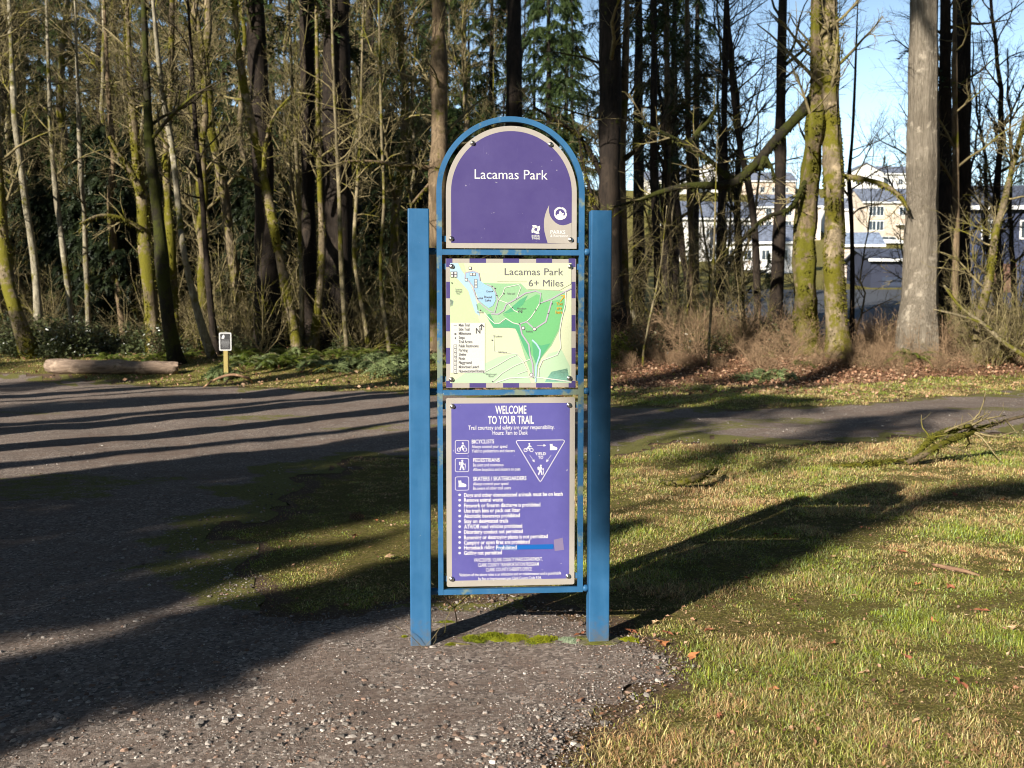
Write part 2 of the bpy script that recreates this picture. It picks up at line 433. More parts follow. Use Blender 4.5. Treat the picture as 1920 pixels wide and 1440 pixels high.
# ------------------------------------------------------------------ ground sheet and gravel road
def poly_world(pl): return np.array([gp(x, y)[:2] for x, y in pl])
ROAD_PX = [(-2600, 712), (-900, 712), (0, 713), (100, 715), (240, 722), (400, 727), (560, 731), (760, 739), (960, 748), (1150, 757), (1330, 768), (1480, 768), (1620, 757),
           (1750, 745), (1920, 728), (2500, 700), (2700, 770), (1920, 802), (1750, 813), (1560, 826), (1380, 832), (1230, 840), (1140, 850), (1000, 862), (860, 868), (760, 862), (660, 862),
           (590, 878), (520, 915), (470, 965), (430, 1040), (450, 1095), (540, 1140), (660, 1150), (800, 1128), (960, 1120), (1080, 1148), (1180, 1196), (1260, 1232), (1240, 1290), (1130, 1370), (1050, 1450), (980, 1700), (400, 2600), (-3500, 2600)]
ROAD = poly_world(ROAD_PX)
def sdf(px, py, poly):
    """signed distance to a polygon, negative inside"""
    P = np.stack([np.ravel(px), np.ravel(py)], 1); d = np.full(len(P), 1e9); ins = np.zeros(len(P), bool)
    for i in range(len(poly)):
        a, b = poly[i], poly[(i + 1) % len(poly)]
        e = b - a; q = P - a; t = np.clip((q @ e) / (e @ e + 1e-12), 0, 1)
        d = np.minimum(d, np.linalg.norm(q - t[:, None] * e, axis=1))
        c = ((a[1] <= P[:, 1]) != (b[1] <= P[:, 1]))
        with np.errstate(divide='ignore', invalid='ignore'):
            xi = a[0] + (P[:, 1] - a[1]) / (b[1] - a[1] if b[1] != a[1] else 1e-12) * e[0]
        ins ^= c & (P[:, 0] < xi)
    return np.where(ins, -d, d).reshape(np.shape(px))
def road_d(x, y):
    s = sdf(x, y, ROAD)
    k = .035 + .02 * np.clip(np.hypot(x, y), 0, 30)
    return s + (fbm(x * 1.5, y * 1.5, 21) - .5) * 5.5 * k + (fbm(x * 6, y * 6, 25, 3) - .5) * 1.6 * k
LEAFBAND = poly_world([(1160, 735), (1300, 722), (1500, 725), (1700, 718), (1920, 716), (2300, 712), (2500, 660), (1100, 660)])
def masks(x, y):
    s = road_d(x, y)
    grassy = sstep(-.05, .35, s)
    right = sstep(-.6, .6, x - .02 * y)
    near = sstep(16, 10, y)
    grassy = grassy * (.86 + .14 * np.where(y < 20, right, .8))
    lf = sstep(.5, -.7, sdf(x, y, LEAFBAND) + (fbm(x * .8, y * .8, 31) - .5) * 1.6)
    lf = np.maximum(lf, sstep(29, 34, y) * .75 * (y < 60))
    grassy = grassy * (1 - .7 * lf)
    return s, grassy, lf
ang = np.concatenate([np.linspace(-42, 42, 330), np.linspace(42, 318, 100)[1:-1]]) * math.pi / 180
rad = np.concatenate([[.15], np.geomspace(.6, 2.6, 12)[:-1], np.geomspace(2.6, 40, 150)[:-1], np.geomspace(40, 2200, 75)])
A, Rd = np.meshgrid(ang, rad)
GX, GY = Rd * np.sin(A), Rd * np.cos(A)
GZ = H(GX, GY)
na, nr = len(ang), len(rad)
V = np.stack([GX, GY, GZ], -1).reshape(-1, 3)
i, j = np.meshgrid(np.arange(nr - 1), np.arange(na), indexing='ij'); j2 = (j + 1) % na
Q = np.stack([i * na + j, (i + 1) * na + j, (i + 1) * na + j2, i * na + j2], -1).reshape(-1, 4)[:, ::-1]
S, G, L = masks(GX, GY)
Vc = np.concatenate([V, [[0, 0, H0]]])
Tc = np.array([[na * nr, k, (k + 1) % na] for k in range(na)])[:, ::-1]
me = raw_mesh('ground', Vc, Q, Tc, [M['ground']])
set_float(me, np.append(G.ravel(), 0), 'grassy'); set_float(me, np.append(L.ravel(), 0), 'leafy')
tag(link('ground', me), 'mossy soil, short grass and leaf litter of the park floor', 'ground', kind='structure')
# road sheet: the faces of the ground inside the gravel outline, 4 mm up
Sf = S.ravel()
keep = (Sf[Q] < .05).sum(1) >= 3
keep &= (np.hypot(GX, GY).ravel()[Q].max(1) < 75)
used = np.unique(Q[keep]); remap = np.full(na * nr, -1); remap[used] = np.arange(len(used))
Vr = V[used].copy(); su = Sf[used]
for _ in range(2):                                           # draw the outer vertices onto the outline
    e_ = .02; gx = (road_d(Vr[:, 0] + e_, Vr[:, 1]) - su) / e_; gy = (road_d(Vr[:, 0], Vr[:, 1] + e_) - su) / e_
    gn = np.maximum(gx * gx + gy * gy, .3); mv = np.clip(su, 0, .25)
    Vr[:, 0] -= mv * gx / gn; Vr[:, 1] -= mv * gy / gn; su = road_d(Vr[:, 0], Vr[:, 1])
Vr[:, 2] = H(Vr[:, 0], Vr[:, 1]) + .004 + .006 * sstep(0, -.4, Sf[used])
me = raw_mesh('gravel_road', Vr, remap[Q[keep]], None, [M['gravel']])
set_float(me, Sf[used], 'edge')
mo = sstep(-.9, .0, Sf[used]) * .95 * np.where(Vr[:, 1] < 5.4, .35, 1) + .55 * sstep(.60, .72, fbm(Vr[:, 0] * .45, Vr[:, 1] * .9, 41)) * sstep(6, 9, Vr[:, 1])
set_float(me, np.clip(mo, 0, 1), 'mossy')
tag(link('gravel_road', me), 'brown gravel car park and path striped with tree shadows', 'road', kind='structure')

# ------------------------------------------------------------------ the trail sign
PHI = R(4.5)
SY = 4.77                                                    # distance of the posts' front faces
S0 = at(954, 1219, SY); S0[2] = 0.0
EX = np.array([math.cos(PHI), math.sin(PHI), 0]); EN = np.array([math.sin(PHI), -math.cos(PHI), 0])
def sp(px, py, y=0.0):
    """photo pixel -> local (x, z) on the sign's plane at local depth y (positive = away from the viewer)"""
    o = S0 - EN * y; d = ray(px, py); c = np.array([0, 0, HH])
    t = ((o - c) @ EN) / (d @ EN); p = c + d * t - S0
    return float(p @ EX), float(p[2])
sign = empty('trail_sign', tuple(S0), PHI)
tag(sign, 'tall blue steel trail sign with arched top and three bolted panels', 'sign')

def rounded(x0, x1, y0, y1, r, n=3):
    pts = []
    for cx, cy, a0 in ((x1 - r, y1 - r, 0), (x0 + r, y1 - r, 90), (x0 + r, y0 + r, 180), (x1 - r, y0 + r, 270)):
        for k in range(n + 1):
            a = R(a0 + 90 * k / n); pts.append((cx + r * math.cos(a), cy + r * math.sin(a)))
    return pts
def post(px_l, px_r, py_top, py_bot):
    x0 = (sp(px_l[0], py_top)[0] + sp(px_l[1], py_bot)[0]) / 2; x1 = (sp(px_r[0], py_top)[0] + sp(px_r[1], py_bot)[0]) / 2
    cx = (x0 + x1) / 2; x0, x1 = cx - .0508, cx + .0508
    zt = sp((px_l[0] + px_r[0]) / 2, py_top)[1]
    b = MB(); ol = rounded(x0, x1, 0, .1016, .006); k = len(ol)
    zs = np.concatenate([[-.25], np.linspace(-.02, zt - .003, 8), [zt]]); V = []
    for q, z in enumerate(zs):
        s = .985 if q == len(zs) - 1 else 1
        V += [(cx + (x - cx) * s, .0508 + (y - .0508) * s, z) for x, y in ol]
    n = len(zs)
    Q = [(a * k + i, a * k + (i + 1) % k, (a + 1) * k + (i + 1) % k, (a + 1) * k + i) for a in range(n - 1) for i in range(k)]
    T = [((n - 1) * k, (n - 1) * k + i, (n - 1) * k + i + 1) for i in range(1, k - 1)]
    b.add(V, Q, T); o = b.build('post', M['post'], sign, False); return x0, x1, zt
PL = post((765.3, 769.3), (805, 808), 391, 1219)
PR = post((1111, 1104.5), (1148, 1140), 394.5, 1218)
YF = .0508                                                   # frame plane
fx0 = np.mean([sp(825, y, YF)[0] for y in (500, 750, 1050)]); fx1 = np.mean([sp(x, y, YF)[0] for x, y in ((1092, 480), (1089, 760), (1085.5, 1050))])
FT = .0127                                                   # half of the square tube
fz0 = (sp(825, 1110, YF)[1] + sp(1086, 1104, YF)[1]) / 2
rr = (fx1 - fx0) / 2; fcx = (fx0 + fx1) / 2
fzt = sp(958, 224, YF)[1] - rr
def sqtube(b, pts, hw=FT, m=0):
    """square tube swept in the sign plane through (x, z) points; mitred"""
    p = np.array(pts, float); t = np.gradient(p, axis=0); t /= np.linalg.norm(t, axis=1, keepdims=True)
    nn = np.stack([-t[:, 1], t[:, 0]], 1); V = []
    for q in range(len(p)):
        for s, d in ((-1, -1), (1, -1), (1, 1), (-1, 1)):
            V.append((p[q, 0] + nn[q, 0] * s * hw, YF + d * hw, p[q, 1] + nn[q, 1] * s * hw))
    Q = [(a * 4 + i, a * 4 + (i + 1) % 4, a * 4 + 4 + (i + 1) % 4, a * 4 + 4 + i) for a in range(len(p) - 1) for i in range(4)]
    e = (len(p) - 1) * 4
    b.add(V, Q + [(3, 2, 1, 0), (e, e + 1, e + 2, e + 3)], None, m)
fr = MB()
arc = [(fcx - rr * math.cos(R(a)), fzt + rr * math.sin(R(a))) for a in np.linspace(0, 180, 49)]
side = [(fx0, z) for z in np.linspace(fz0 - FT, fzt, 10)[:-1]]
sqtube(fr, side + arc + [(fx1, z) for _, z in side[::-1]])
frame = fr.build('frame', M['frame'], sign, False)
BARS = []
for ya, yb in ((472.5, 474.5), (736, 735), (1110, 1104)):
    z = (sp(838, ya, YF)[1] + sp(1076, yb, YF)[1]) / 2; BARS.append(z)
    b = MB(); b.box(fx0 + FT, fx1 - FT, YF - FT + .001, YF + FT - .001, z - FT, z + FT)
    b.build('crossbar', M['frame'], sign, False)
for z in BARS:
    for xa, xb, s in ((PL[1], fx0 - FT, 1), (fx1 + FT, PR[0], -1)):
        b = MB(); g = xb - xa
        prof = [(.017, -.002), (.017, g * .55), (.0165, g * .75), (.012, g * .95), (.006, g + .002)] if s > 0 else [(.006, -.002), (.012, g * .05), (.0165, g * .25), (.017, g * .45), (.017, g + .002)]
        b.lathe(prof, (xa, YF, z + .004), 'x', 14); b.build('spacer', M['post'], sign)

YP = .046                                                    # panel fronts
def P_(px, py): return sp(px, py, YP)
def bolt(parent, px, py, rx=None):
    x, z = P_(px, py); b = MB()
    b.lathe([(.0125, -.0015), (.0125, -.003), (.0118, -.0045)], (x, YP, z), 'y', 16)
    b.lathe([(.0105, -.0045), (.0100, -.0075), (.0080, -.0105), (.0045, -.0122), (.001, -.0127)], (x, YP, z), 'y', 16)
    b.lathe([(.006, .006), (.006, .045)], (x, YP, z), 'y', 8)
    b.build('bolt', M['steel'], parent)
def tab(px, py, s):
    x, z = P_(px, py); b = MB(); xe = fx0 + FT if s < 0 else fx1 - FT
    b.box(min(x, xe), max(x, xe), YP + .0075, YP + .0115, z - .014, z + .014); b.build('bracket', M['frame'], sign, False)

# ---- lettering: all lines are set first, then turned into meshes in one go
TXT = []
def text(s, x0, x1, yt, yb, bold=0.0): TXT.append([s, x0, x1, yt, yb, bold]); return len(TXT) - 1
def shapes_of_text():
    obs = []
    for s, x0, x1, yt, yb, bo in TXT:
        c = bpy.data.curves.new('lettering', 'FONT'); c.body = s; c.size = 1; c.resolution_u = 3; c.offset = bo
        o = bpy.data.objects.new('lettering', c); col.objects.link(o); obs.append(o)
    bpy.context.view_layer.update(); dg = bpy.context.evaluated_depsgraph_get(); out = []
    for o, t in zip(obs, TXT):
        me = bpy.data.meshes.new_from_object(o.evaluated_get(dg)); n = len(me.vertices)
        v = np.zeros(n * 3); me.vertices.foreach_get('co', v); v = v.reshape(-1, 3)
        me.calc_loop_triangles(); k = len(me.loop_triangles); tr = np.zeros(k * 3, int); me.loop_triangles.foreach_get('vertices', tr)
        out.append((v, tr.reshape(-1, 3))); bpy.data.meshes.remove(me)
    for o in obs:
        c = o.data; bpy.data.objects.remove(o); bpy.data.curves.remove(c)
    return out
CAP = 0.729
def put_text(b, idx, depth, m=0):
    v, t = SH[idx]; s, x0, x1, yt, yb, bo = TXT[idx]
    a0, a1 = sp(x0, yb, YP), sp(x1, yb, YP); zt = sp((x0 + x1) / 2, yt, YP)[1]; zb = sp((x0 + x1) / 2, yb, YP)[1]
    mn, mx = v[:, 0].min(), v[:, 0].max()
    x = a0[0] + (v[:, 0] - mn) / (mx - mn) * (a1[0] - a0[0]); z = zb + v[:, 1] / CAP * (zt - zb) * (1.14 if yb - yt < 8 and s != s.upper() else 1.0)
    V = np.stack([x, np.full(len(x), depth), z], 1)
    p = V[t]; cr = (p[:, 1, 0] - p[:, 0, 0]) * (p[:, 2, 2] - p[:, 0, 2]) - (p[:, 1, 2] - p[:, 0, 2]) * (p[:, 2, 0] - p[:, 0, 0])
    t = np.where(cr[:, None] > 0, t, t[:, ::-1]); b.add(V, None, t, m)
T1 = [text('Lacamas Park', 890, 1026.7, 318.5, 336, 0.0)]
T1s = [text('INTER', 997, 1012, 440.6, 444.3, .016), text('TWINE', 997, 1012, 445.3, 449, .016)]
T1p = [text('PARKS', 1032, 1060, 432, 438.5, .016), text('& Recreation', 1032, 1065, 440.5, 444.5, .016)]
T2 = [text('Lacamas Park', 946, 1056, 503, 516), text('6+ Miles', 991, 1056, 524.5, 537)]
T2n = text('N', 892, 900.5, 615, 625, .016)
LEG = ['Main Trail', 'Side Trail', 'Milestone', 'Steps', 'Trail Access', 'Public Restrooms', 'Parking', 'Shelter', 'Picnic', 'Playground', 'Motorboat Launch', 'Non-motorized Boating']
LEGW = [880, 880, 883, 871, 885.5, 897, 876.5, 874.5, 872, 884, 898, 908]
T2l = [text(s, 860, x1, 607.3 + 7.83 * k, 612 + 7.83 * k, .01) for k, (s, x1) in enumerate(zip(LEG, LEGW))]
T2m = [text('Round', 908, 922, 555, 559), text('Lake', 909, 920, 561, 565), text('Lacamas', 854, 866, 541, 544), text('Heritage', 854, 866, 545, 548), text('Trail', 855, 862, 549, 552),
       text('Fallen Leaf', 951, 965, 549, 552), text('Woodburn', 969, 986, 577, 580), text('Falls', 972, 980, 581.5, 584), text('Pothole', 986, 998, 620, 623), text('Dam', 912, 921, 545, 548), text('Mill', 898, 905, 558, 561),
       text('Pothole', 895, 906, 584, 587), text('SE Leadbetter', 925, 941, 629, 632), text('NW Sierra', 934, 950, 659, 662), text('Washougal', 910, 930, 700, 703), text('River', 916, 926, 704, 707)]
T2y = [text('You', 1042.5, 1054, 567, 572, .016), text('are', 1043.5, 1053, 575, 580, .016), text('here', 1041.5, 1054.5, 583, 588, .016)]
T3b = [text('WELCOME', 928.6, 987, 761, 775.6, .018), text('TO YOUR TRAIL', 915, 1001, 780, 794.5, .018),
       text('Trail courtesy and safety are your responsibility.', 878, 1039.5, 798.3, 805, .006), text('Hours: 7am to Dusk', 923.5, 989.6, 808.3, 815, .006),
       text('BICYCLISTS', 884.5, 926.6, 824.3, 831.3, .016), text('PEDESTRIANS', 887, 937, 859, 866, .016), text('SKATERS / SKATEBOARDERS', 887, 987, 893.4, 900.6, .016),
       text('YIELD', 1003, 1023.5, 848, 853.3, .016), text('TO', 1009, 1018.5, 855, 860.5, .016)]
T3 = [text('Always control your speed', 884.5, 951, 834.7, 839.8, .006), text('Yield to pedestrians and skaters', 884.5, 965, 843, 848, .006),
      text('Be alert and courteous', 887, 944, 869.3, 874.3, .006), text('Allow bicyclists and skaters to pass', 887, 975.5, 877.5, 882.5, .006),
      text('Always control your speed', 887, 953, 904.5, 909.5, .006), text('Be aware of other trail users', 887, 957.5, 912.8, 917.8, .006)]
RULES = [('Dogs and other domesticated animals must be on leash', 1055), ('Remove animal waste', 943), ('Firework or firearm discharge is prohibited', 1013), ('Use trash bins or pack out litter', 975.5),
         ('Alcoholic beverages prohibited', 974.5), ('Stay on designated trails', 953), ('ATV/Off road vehicles prohibited', 979), ('Disorderly conduct not permitted', 980),
         ('Removing or destroying plants is not permitted', 1027), ('Camping or open fires are prohibited', 993), ('Horseback riding', 927), ('Golfing not permitted', 941)]
T3r = [text(s, 870, x1, 924.3 + 9.92 * k, 930.6 + 9.92 * k, .02) for k, (s, x1) in enumerate(RULES)]
T3p = text('Prohibited', 930, 968.5, 1023.3, 1030, .016)
T3f = [text('VANCOUVER / CLARK COUNTY PARKS DEPARTMENT,', 888.5, 1017, 1045.6, 1052.2, .006), text('CLARK COUNTY TRANSPORTATION PROGRAM', 896.5, 1010, 1055, 1061.6, .006),
       text("CLARK COUNTY SHERIFF'S OFFICE", 911, 997, 1064, 1070.6, .006), text('Violation of the above rules is an infraction and or misdemeanor and is punishable', 861, 1052, 1074, 1078.7, .012),
       text('by fine or imprisonment per Clark County Code 9.04.', 897, 1015, 1082, 1086.6, .012)]
TXT.append(['H', 0, 1, 0, 1, 0]); SH = shapes_of_text(); CAP = float(SH[-1][0][:, 1].max())

# ---- arched name panel
p1x0, p1x1 = np.mean([P_(836, 440)[0], P_(836.5, 380)[0]]), np.mean([P_(1080.5, 440)[0], P_(1082, 380)[0]])
p1z0 = (P_(837, 465)[1] + P_(1080, 466.5)[1]) / 2; p1zt = P_(958, 236)[1]
def arch(x0, x1, z0, zt, n=40, r=.0):
    cx, ra = (x0 + x1) / 2, (x1 - x0) / 2; zc = zt - ra
    return [(x0, z0), (x1, z0)] + [(cx + ra * math.cos(R(a)), zc + ra * math.sin(R(a))) for a in np.linspace(0, 180, n)]
pan1 = MB(); pan1.slab(arch(p1x0, p1x1, p1z0, p1zt), YP, YP + .005)
pan1 = pan1.build('name_panel', M['panelgrey'], sign, False); pan1['label'] = 'arched purple panel naming the park'
bw = .0245
b = MB(); b.flat(arch(p1x0 + bw, p1x1 - bw, p1z0 + bw, p1zt - bw), YP - .0006); b.build('purple_field', M['purple'], pan1, False)
b = MB(); q = [P_(x, y) for x, y in ((1029.7, 384.5), (1029, 392), (1029.6, 399), (1032, 406), (1036, 412), (1042, 418), (1049, 421.6), (1056, 422.6), (1063, 421.2), (1071.5, 417.5))]
q2 = [P_(x, y) for x, y in ((1026.8, 455.8), (1023.5, 445), (1020.8, 434), (1019.8, 424), (1020, 413), (1022, 403), (1025.5, 393))]
b.flat(q + [(p1x1 - bw + .001, p1z0 + bw - .001)] + q2, YP - .0012); b.build('swoosh', M['panelgrey'], pan1, False)
def letter_line(k, depth, parent):
    b_ = MB(); put_text(b_, k, depth); b_.build('lettering', M['white'], parent, False)
for k in T1 + T1s + T1p: letter_line(k, YP - .0018, pan1)
b = MB(); c = P_(1050.4, 400.8); u = abs(P_(1051.4, 400.8)[0] - c[0])
def circ(c, r, n=28, a0=0, a1=360): return [(c[0] + r * math.cos(R(a)), c[1] + r * math.sin(R(a))) for a in np.linspace(a0, a1, n)]
b.strip(circ(c, 10.3 * u), 2.6 * u, YP - .0018); b.strip(circ(c, 12.2 * u, 12, 20, 75), .9 * u, YP - .0018); b.strip(circ(c, 12.2 * u, 14, 90, 160), .9 * u, YP - .0018); b.strip(circ(c, 12 * u, 10, -50, 5), .9 * u, YP - .0018)
b.flat(circ(c, 9.2 * u, 20, 200, 340), YP - .0018)
b.flat([(c[0] + x * u, c[1] + y * u) for x, y in ((-6.5, -1.5), (-2.5, -.5), (-2.2, 2.2), (-.8, 5.8), (1.0, 5.2), (.8, 2.4), (3.6, 3.6), (3.0, 2.2), (1.5, .4), (6.8, 1.4), (7, 0), (4.6, -3.0), (-5, -3.0))], YP - .0018)
b.build('emblem', M['white'], pan1, False); b = MB()
g = P_(1004.6, 430.2)
for a in range(4):
    pts = [(-7.6, 8.2), (-2, 8.8), (3.2, 7.0), (5.8, 2.6), (6.0, .6), (3.4, 1.6), (.8, 2.9), (-2.4, 3.4), (-6.2, 2.6), (-6.2, 5.5)]
    ca, sa = math.cos(R(90 * a)), math.sin(R(90 * a))
    b.flat([(g[0] + (x * ca - y * sa) * u * .92, g[1] + (x * sa + y * ca) * u * .92) for x, y in pts], YP - .0018)
b.build('emblem', M['white'], pan1, False)
for x, y in ((886, 268.5), (1032, 271), (846, 447.5), (1070, 449.5)): bolt(pan1, x, y)
tab(846, 447.5, -1); tab(1070, 449.5, 1)

# ---- map panel
def rect(px0, px1, py0, py1):
    a, b_ = P_(px0, (py0 + py1) / 2)[0], P_(px1, (py0 + py1) / 2)[0]; z1, z0 = P_((px0 + px1) / 2, py0)[1], P_((px0 + px1) / 2, py1)[1]
    return a, b_, z0, z1
m0, m1, mz0, mz1 = rect(836.3, 1079.6, 485.3, 726.7)
b = MB(); b.slab([(m0, mz0), (m1, mz0), (m1, mz1), (m0, mz1)], YP, YP + .005)
pan2 = b.build('map_panel', M['panelgrey'], sign, False); pan2['label'] = 'square panel with a green trail map'
def Z(x, y): return P_(750 + x / 4.683, 460 + y / 4.683)      # from an enlarged crop of the map
mc = {'cream': (.76, .82, .56), 'pale': (.64, .80, .46), 'blue': (.50, .72, .86), 'lake': (.40, .65, .90), 'green': (.36, .64, .36), 'mid': (.20, .58, .24), 'deep': (.12, .48, .24), 'legend': (.83, .84, .78), 'trail': (.55, .50, .60),
      'road': (.84, .86, .80), 'ink': (.10, .10, .11), 'grey': (.16, .15, .18), 'gold': (.80, .50, .06), 'lgreen': (.56, .78, .52), 'teal': (.30, .66, .52)}
mk = list(mc); MM = [plain('map_' + k, tuple(c * .60 for c in v), .4) for k, v in mc.items()]
pr = MB(); y0 = YP - .0006
ZR = lambda x0, x1, y0_, y1_: [Z(x0, y1_), Z(x1, y1_), Z(x1, y0_), Z(x0, y0_)]
def pf(lay, key, pts): pr.flat([Z(*p) for p in pts], YP - .0006 - .0004 * lay, mk.index(key))
pf(0, 'cream', [(440, 1208), (1505, 1208), (1505, 155), (440, 155)])
pf(1, 'pale', [(440, 155), (560, 155), (600, 330), (650, 520), (700, 680), (440, 680)])
pf(1, 'lgreen', [(450, 1205), (560, 1130), (860, 980), (1010, 950), (1080, 1000), (1150, 1208)])
pf(1, 'lgreen', [(1180, 1208), (1230, 1080), (1300, 950), (1420, 920), (1490, 1060), (1490, 1208)])
pf(1, 'teal', [(1270, 1200), (1330, 1110), (1470, 1080), (1490, 1195)])
pf(2, 'blue', [(440, 155), (510, 155), (540, 220), (600, 300), (650, 420), (690, 560), (700, 620), (660, 590), (630, 500), (600, 400), (530, 320), (440, 230)])
pf(1, 'blue', [(440, 470), (470, 490), (465, 530), (440, 540)])
pf(2, 'green', [(720, 330), (900, 335), (1060, 335), (1115, 390), (1300, 395), (1455, 405), (1455, 560), (1420, 640), (1400, 740), (1330, 880), (1240, 990), (1215, 1050), (1200, 1170), (1165, 1170), (1120, 1050), (1080, 930), (1040, 800), (1020, 740), (980, 700), (940, 725), (820, 725), (790, 680), (740, 590), (680, 570), (670, 520), (700, 500), (720, 420)])
pf(3, 'mid', [(900, 610), (1010, 560), (1080, 500), (1200, 430), (1240, 440), (1260, 500), (1330, 490), (1440, 470), (1445, 560), (1410, 640), (1390, 740), (1320, 880), (1240, 980), (1180, 990), (1100, 900), (1060, 790), (1040, 700), (960, 660)])
pf(4, 'deep', [(790, 600), (830, 680), (880, 690), (930, 650), (1000, 690), (1050, 700), (1070, 760), (1110, 860), (1150, 900), (1140, 1000), (1090, 900), (1040, 780), (1010, 730), (940, 722), (820, 722), (790, 670), (760, 610)])
pf(4, 'deep', [(1160, 850), (1240, 880), (1320, 860), (1240, 980), (1200, 1060), (1170, 980)])
pf(4, 'deep', [(900, 600), (960, 560), (1050, 480), (1120, 440), (1080, 520), (1000, 580)])
pf(5, 'lake', [(580, 240), (640, 225), (690, 240), (705, 310), (740, 340), (800, 370), (835, 420), (840, 480), (815, 530), (780, 550), (735, 520), (690, 480), (660, 400), (610, 310), (575, 290)])
pf(6, 'cream', [(840, 160), (1500, 160), (1500, 340), (1400, 395), (1115, 385), (1115, 320), (850, 318)])
pf(6, 'legend', [(445, 1120), (745, 1120), (745, 680), (445, 680)])
def pl(lay, key, pts, wd): pr.strip([Z(*p) for p in pts], wd * u / 4.683, YP - .0006 - .0004 * lay, mk.index(key))
pl(7, 'blue', [(1160, 830), (1200, 870), (1230, 920), (1225, 970), (1195, 1060), (1190, 1200)], 14)
pl(7, 'trail', [(570, 290), (600, 310), (640, 360), (660, 440), (690, 490), (730, 530), (790, 580), (830, 590), (860, 480), (840, 420), (820, 370), (760, 340)], 9)
pl(7, 'trail', [(570, 290), (575, 240), (640, 225), (690, 245), (702, 310)], 10)
pl(7, 'trail', [(800, 600), (860, 605), (910, 570), (930, 520), (1020, 470), (1100, 420), (1190, 400), (1235, 420), (1225, 510), (1330, 470), (1400, 430), (1500, 380)], 11)
pl(7, 'trail', [(1330, 490), (1300, 600), (1280, 670), (1180, 735), (1110, 670), (1050, 690), (1070, 780), (1130, 870), (1140, 960), (1165, 1050), (1170, 1160)], 13)
pl(7, 'road', [(740, 590), (790, 650), (830, 685), (870, 685), (930, 640), (990, 680), (1050, 695)], 7)
pl(7, 'road', [(1225, 510), (1190, 570), (1150, 630), (1110, 670)], 7)
pl(7, 'road', [(860, 480), (900, 430), (920, 370), (1040, 345), (1060, 370), (1030, 450), (1020, 475)], 6)
pl(7, 'road', [(870, 480), (950, 510), (1000, 570), (1040, 590)], 6)
pl(7, 'road', [(1455, 410), (1450, 520), (1420, 640), (1400, 760), (1410, 900), (1380, 960), (1250, 1010), (1215, 1090), (1220, 1150)], 8)
pl(7, 'road', [(840, 1205), (960, 1165), (1170, 1155), (1260, 1165), (1490, 1195)], 9)
pl(7, 'road', [(810, 1200), (900, 1120), (1000, 1060), (1140, 1000)], 6)
pl(7, 'road', [(745, 1110), (860, 1050), (960, 990), (1030, 960), (1080, 1020), (1120, 1100), (1030, 1130)], 6)
pl(7, 'road', [(820, 790), (825, 930), (1030, 955)], 4)
for x, y in ((615, 200), (625, 255), (652, 255), (457, 243), (487, 243), (457, 268), (487, 268), (582, 302), (665, 310), (665, 335), (665, 362)):
    pf(8, 'grey', [(x - 13, y + 13), (x + 13, y + 13), (x + 13, y - 13), (x - 13, y - 13)]); pf(9, 'legend', [(x - 9, y + 9), (x + 9, y + 9), (x + 9, y - 9), (x - 9, y - 9)])
for x, y in ((1080, 726), (1180, 735), (1152, 1136)):
    pr.disc(*Z(x, y), 17 * u / 4.683, YP - .0006 - .0032, mk.index('grey'), 12); pr.disc(*Z(x, y), 12 * u / 4.683, YP - .0006 - .0036, mk.index('legend'), 12)
for x, y in ((808, 360), (835, 378), (810, 404), (848, 440), (683, 468), (705, 570), (912, 424), (1230, 510), (1335, 512), (1300, 600), (1048, 688), (1190, 568), (985, 548), (1065, 588), (1040, 583), (812, 1195), (455, 330), (808, 832)):
    pr.disc(*Z(x, y), 6 * u / 4.683, YP - .0006 - .0032, mk.index('ink'), 8)
for k in range(12):
    y = 705 + 36.6 * k
    if k < 2: pl(8, 'grey' if k == 0 else 'trail', [(470, y), (500, y)], 3)
    elif k == 2: pf(8, 'ink', [(478, y + 7), (494, y + 7), (494, y - 7), (478, y - 7)])
    elif k == 3: pl(8, 'grey', [(486, y - 8), (486, y + 8)], 10)
    elif k > 4:
        pf(8, 'grey', [(470, y + 17), (500, y + 17), (500, y - 17), (470, y - 17)]); pf(9, 'legend', [(474, y + 13), (496, y + 13), (496, y - 13), (474, y - 13)])
        pl(10, 'grey', [(479, y + 8), (485, y - 7), (491, y + 5)], 3)
pl(8, 'ink', [(716, 745), (716, 697)], 9); pl(8, 'ink', [(694, 718), (716, 694)], 8); pl(8, 'ink', [(738, 718), (716, 694)], 8)
pl(8, 'gold', [(1405, 495), (1442, 445)], 8); pl(8, 'gold', [(1412, 442), (1446, 440), (1446, 470)], 8)
for k in T2: put_text(pr, k, YP - .0042, mk.index('grey'))
put_text(pr, T2n, YP - .0042, mk.index('ink'))
for k in T2l + T2m: put_text(pr, k, YP - .0042, mk.index('grey'))
for k in T2y: put_text(pr, k, YP - .0042, mk.index('gold'))
pr.build('map_print', MM, pan2, False)
b = MB(); yb_ = YP - .0005
for a0, a1 in ((400, 460), (610, 755), (905, 1045), (1195, 1335), (1480, 1545)):
    for v0, v1 in ((116, 154), (1210, 1249)): b = MB(); b.flat(ZR(max(a0, 405), min(a1, 1541), v0, v1), yb_); b.build('border_dash', M['purple'], pan2, False)
for a0, a1 in ((154, 190), (320, 465), (612, 755), (900, 1040), (1190, 1210)):
    for v0, v1 in ((405, 440), (1506, 1541)): b = MB(); b.flat(ZR(v0, v1, a0, a1), yb_); b.build('border_dash', M['purple'], pan2, False)
for x, y in ((847, 499.5), (1069, 500), (846.5, 711.5), (1067.5, 709)): bolt(pan2, x, y)
tab(847, 499.5, -1); tab(1069, 500, 1); tab(846.5, 711.5, -1); tab(1067.5, 709, 1)

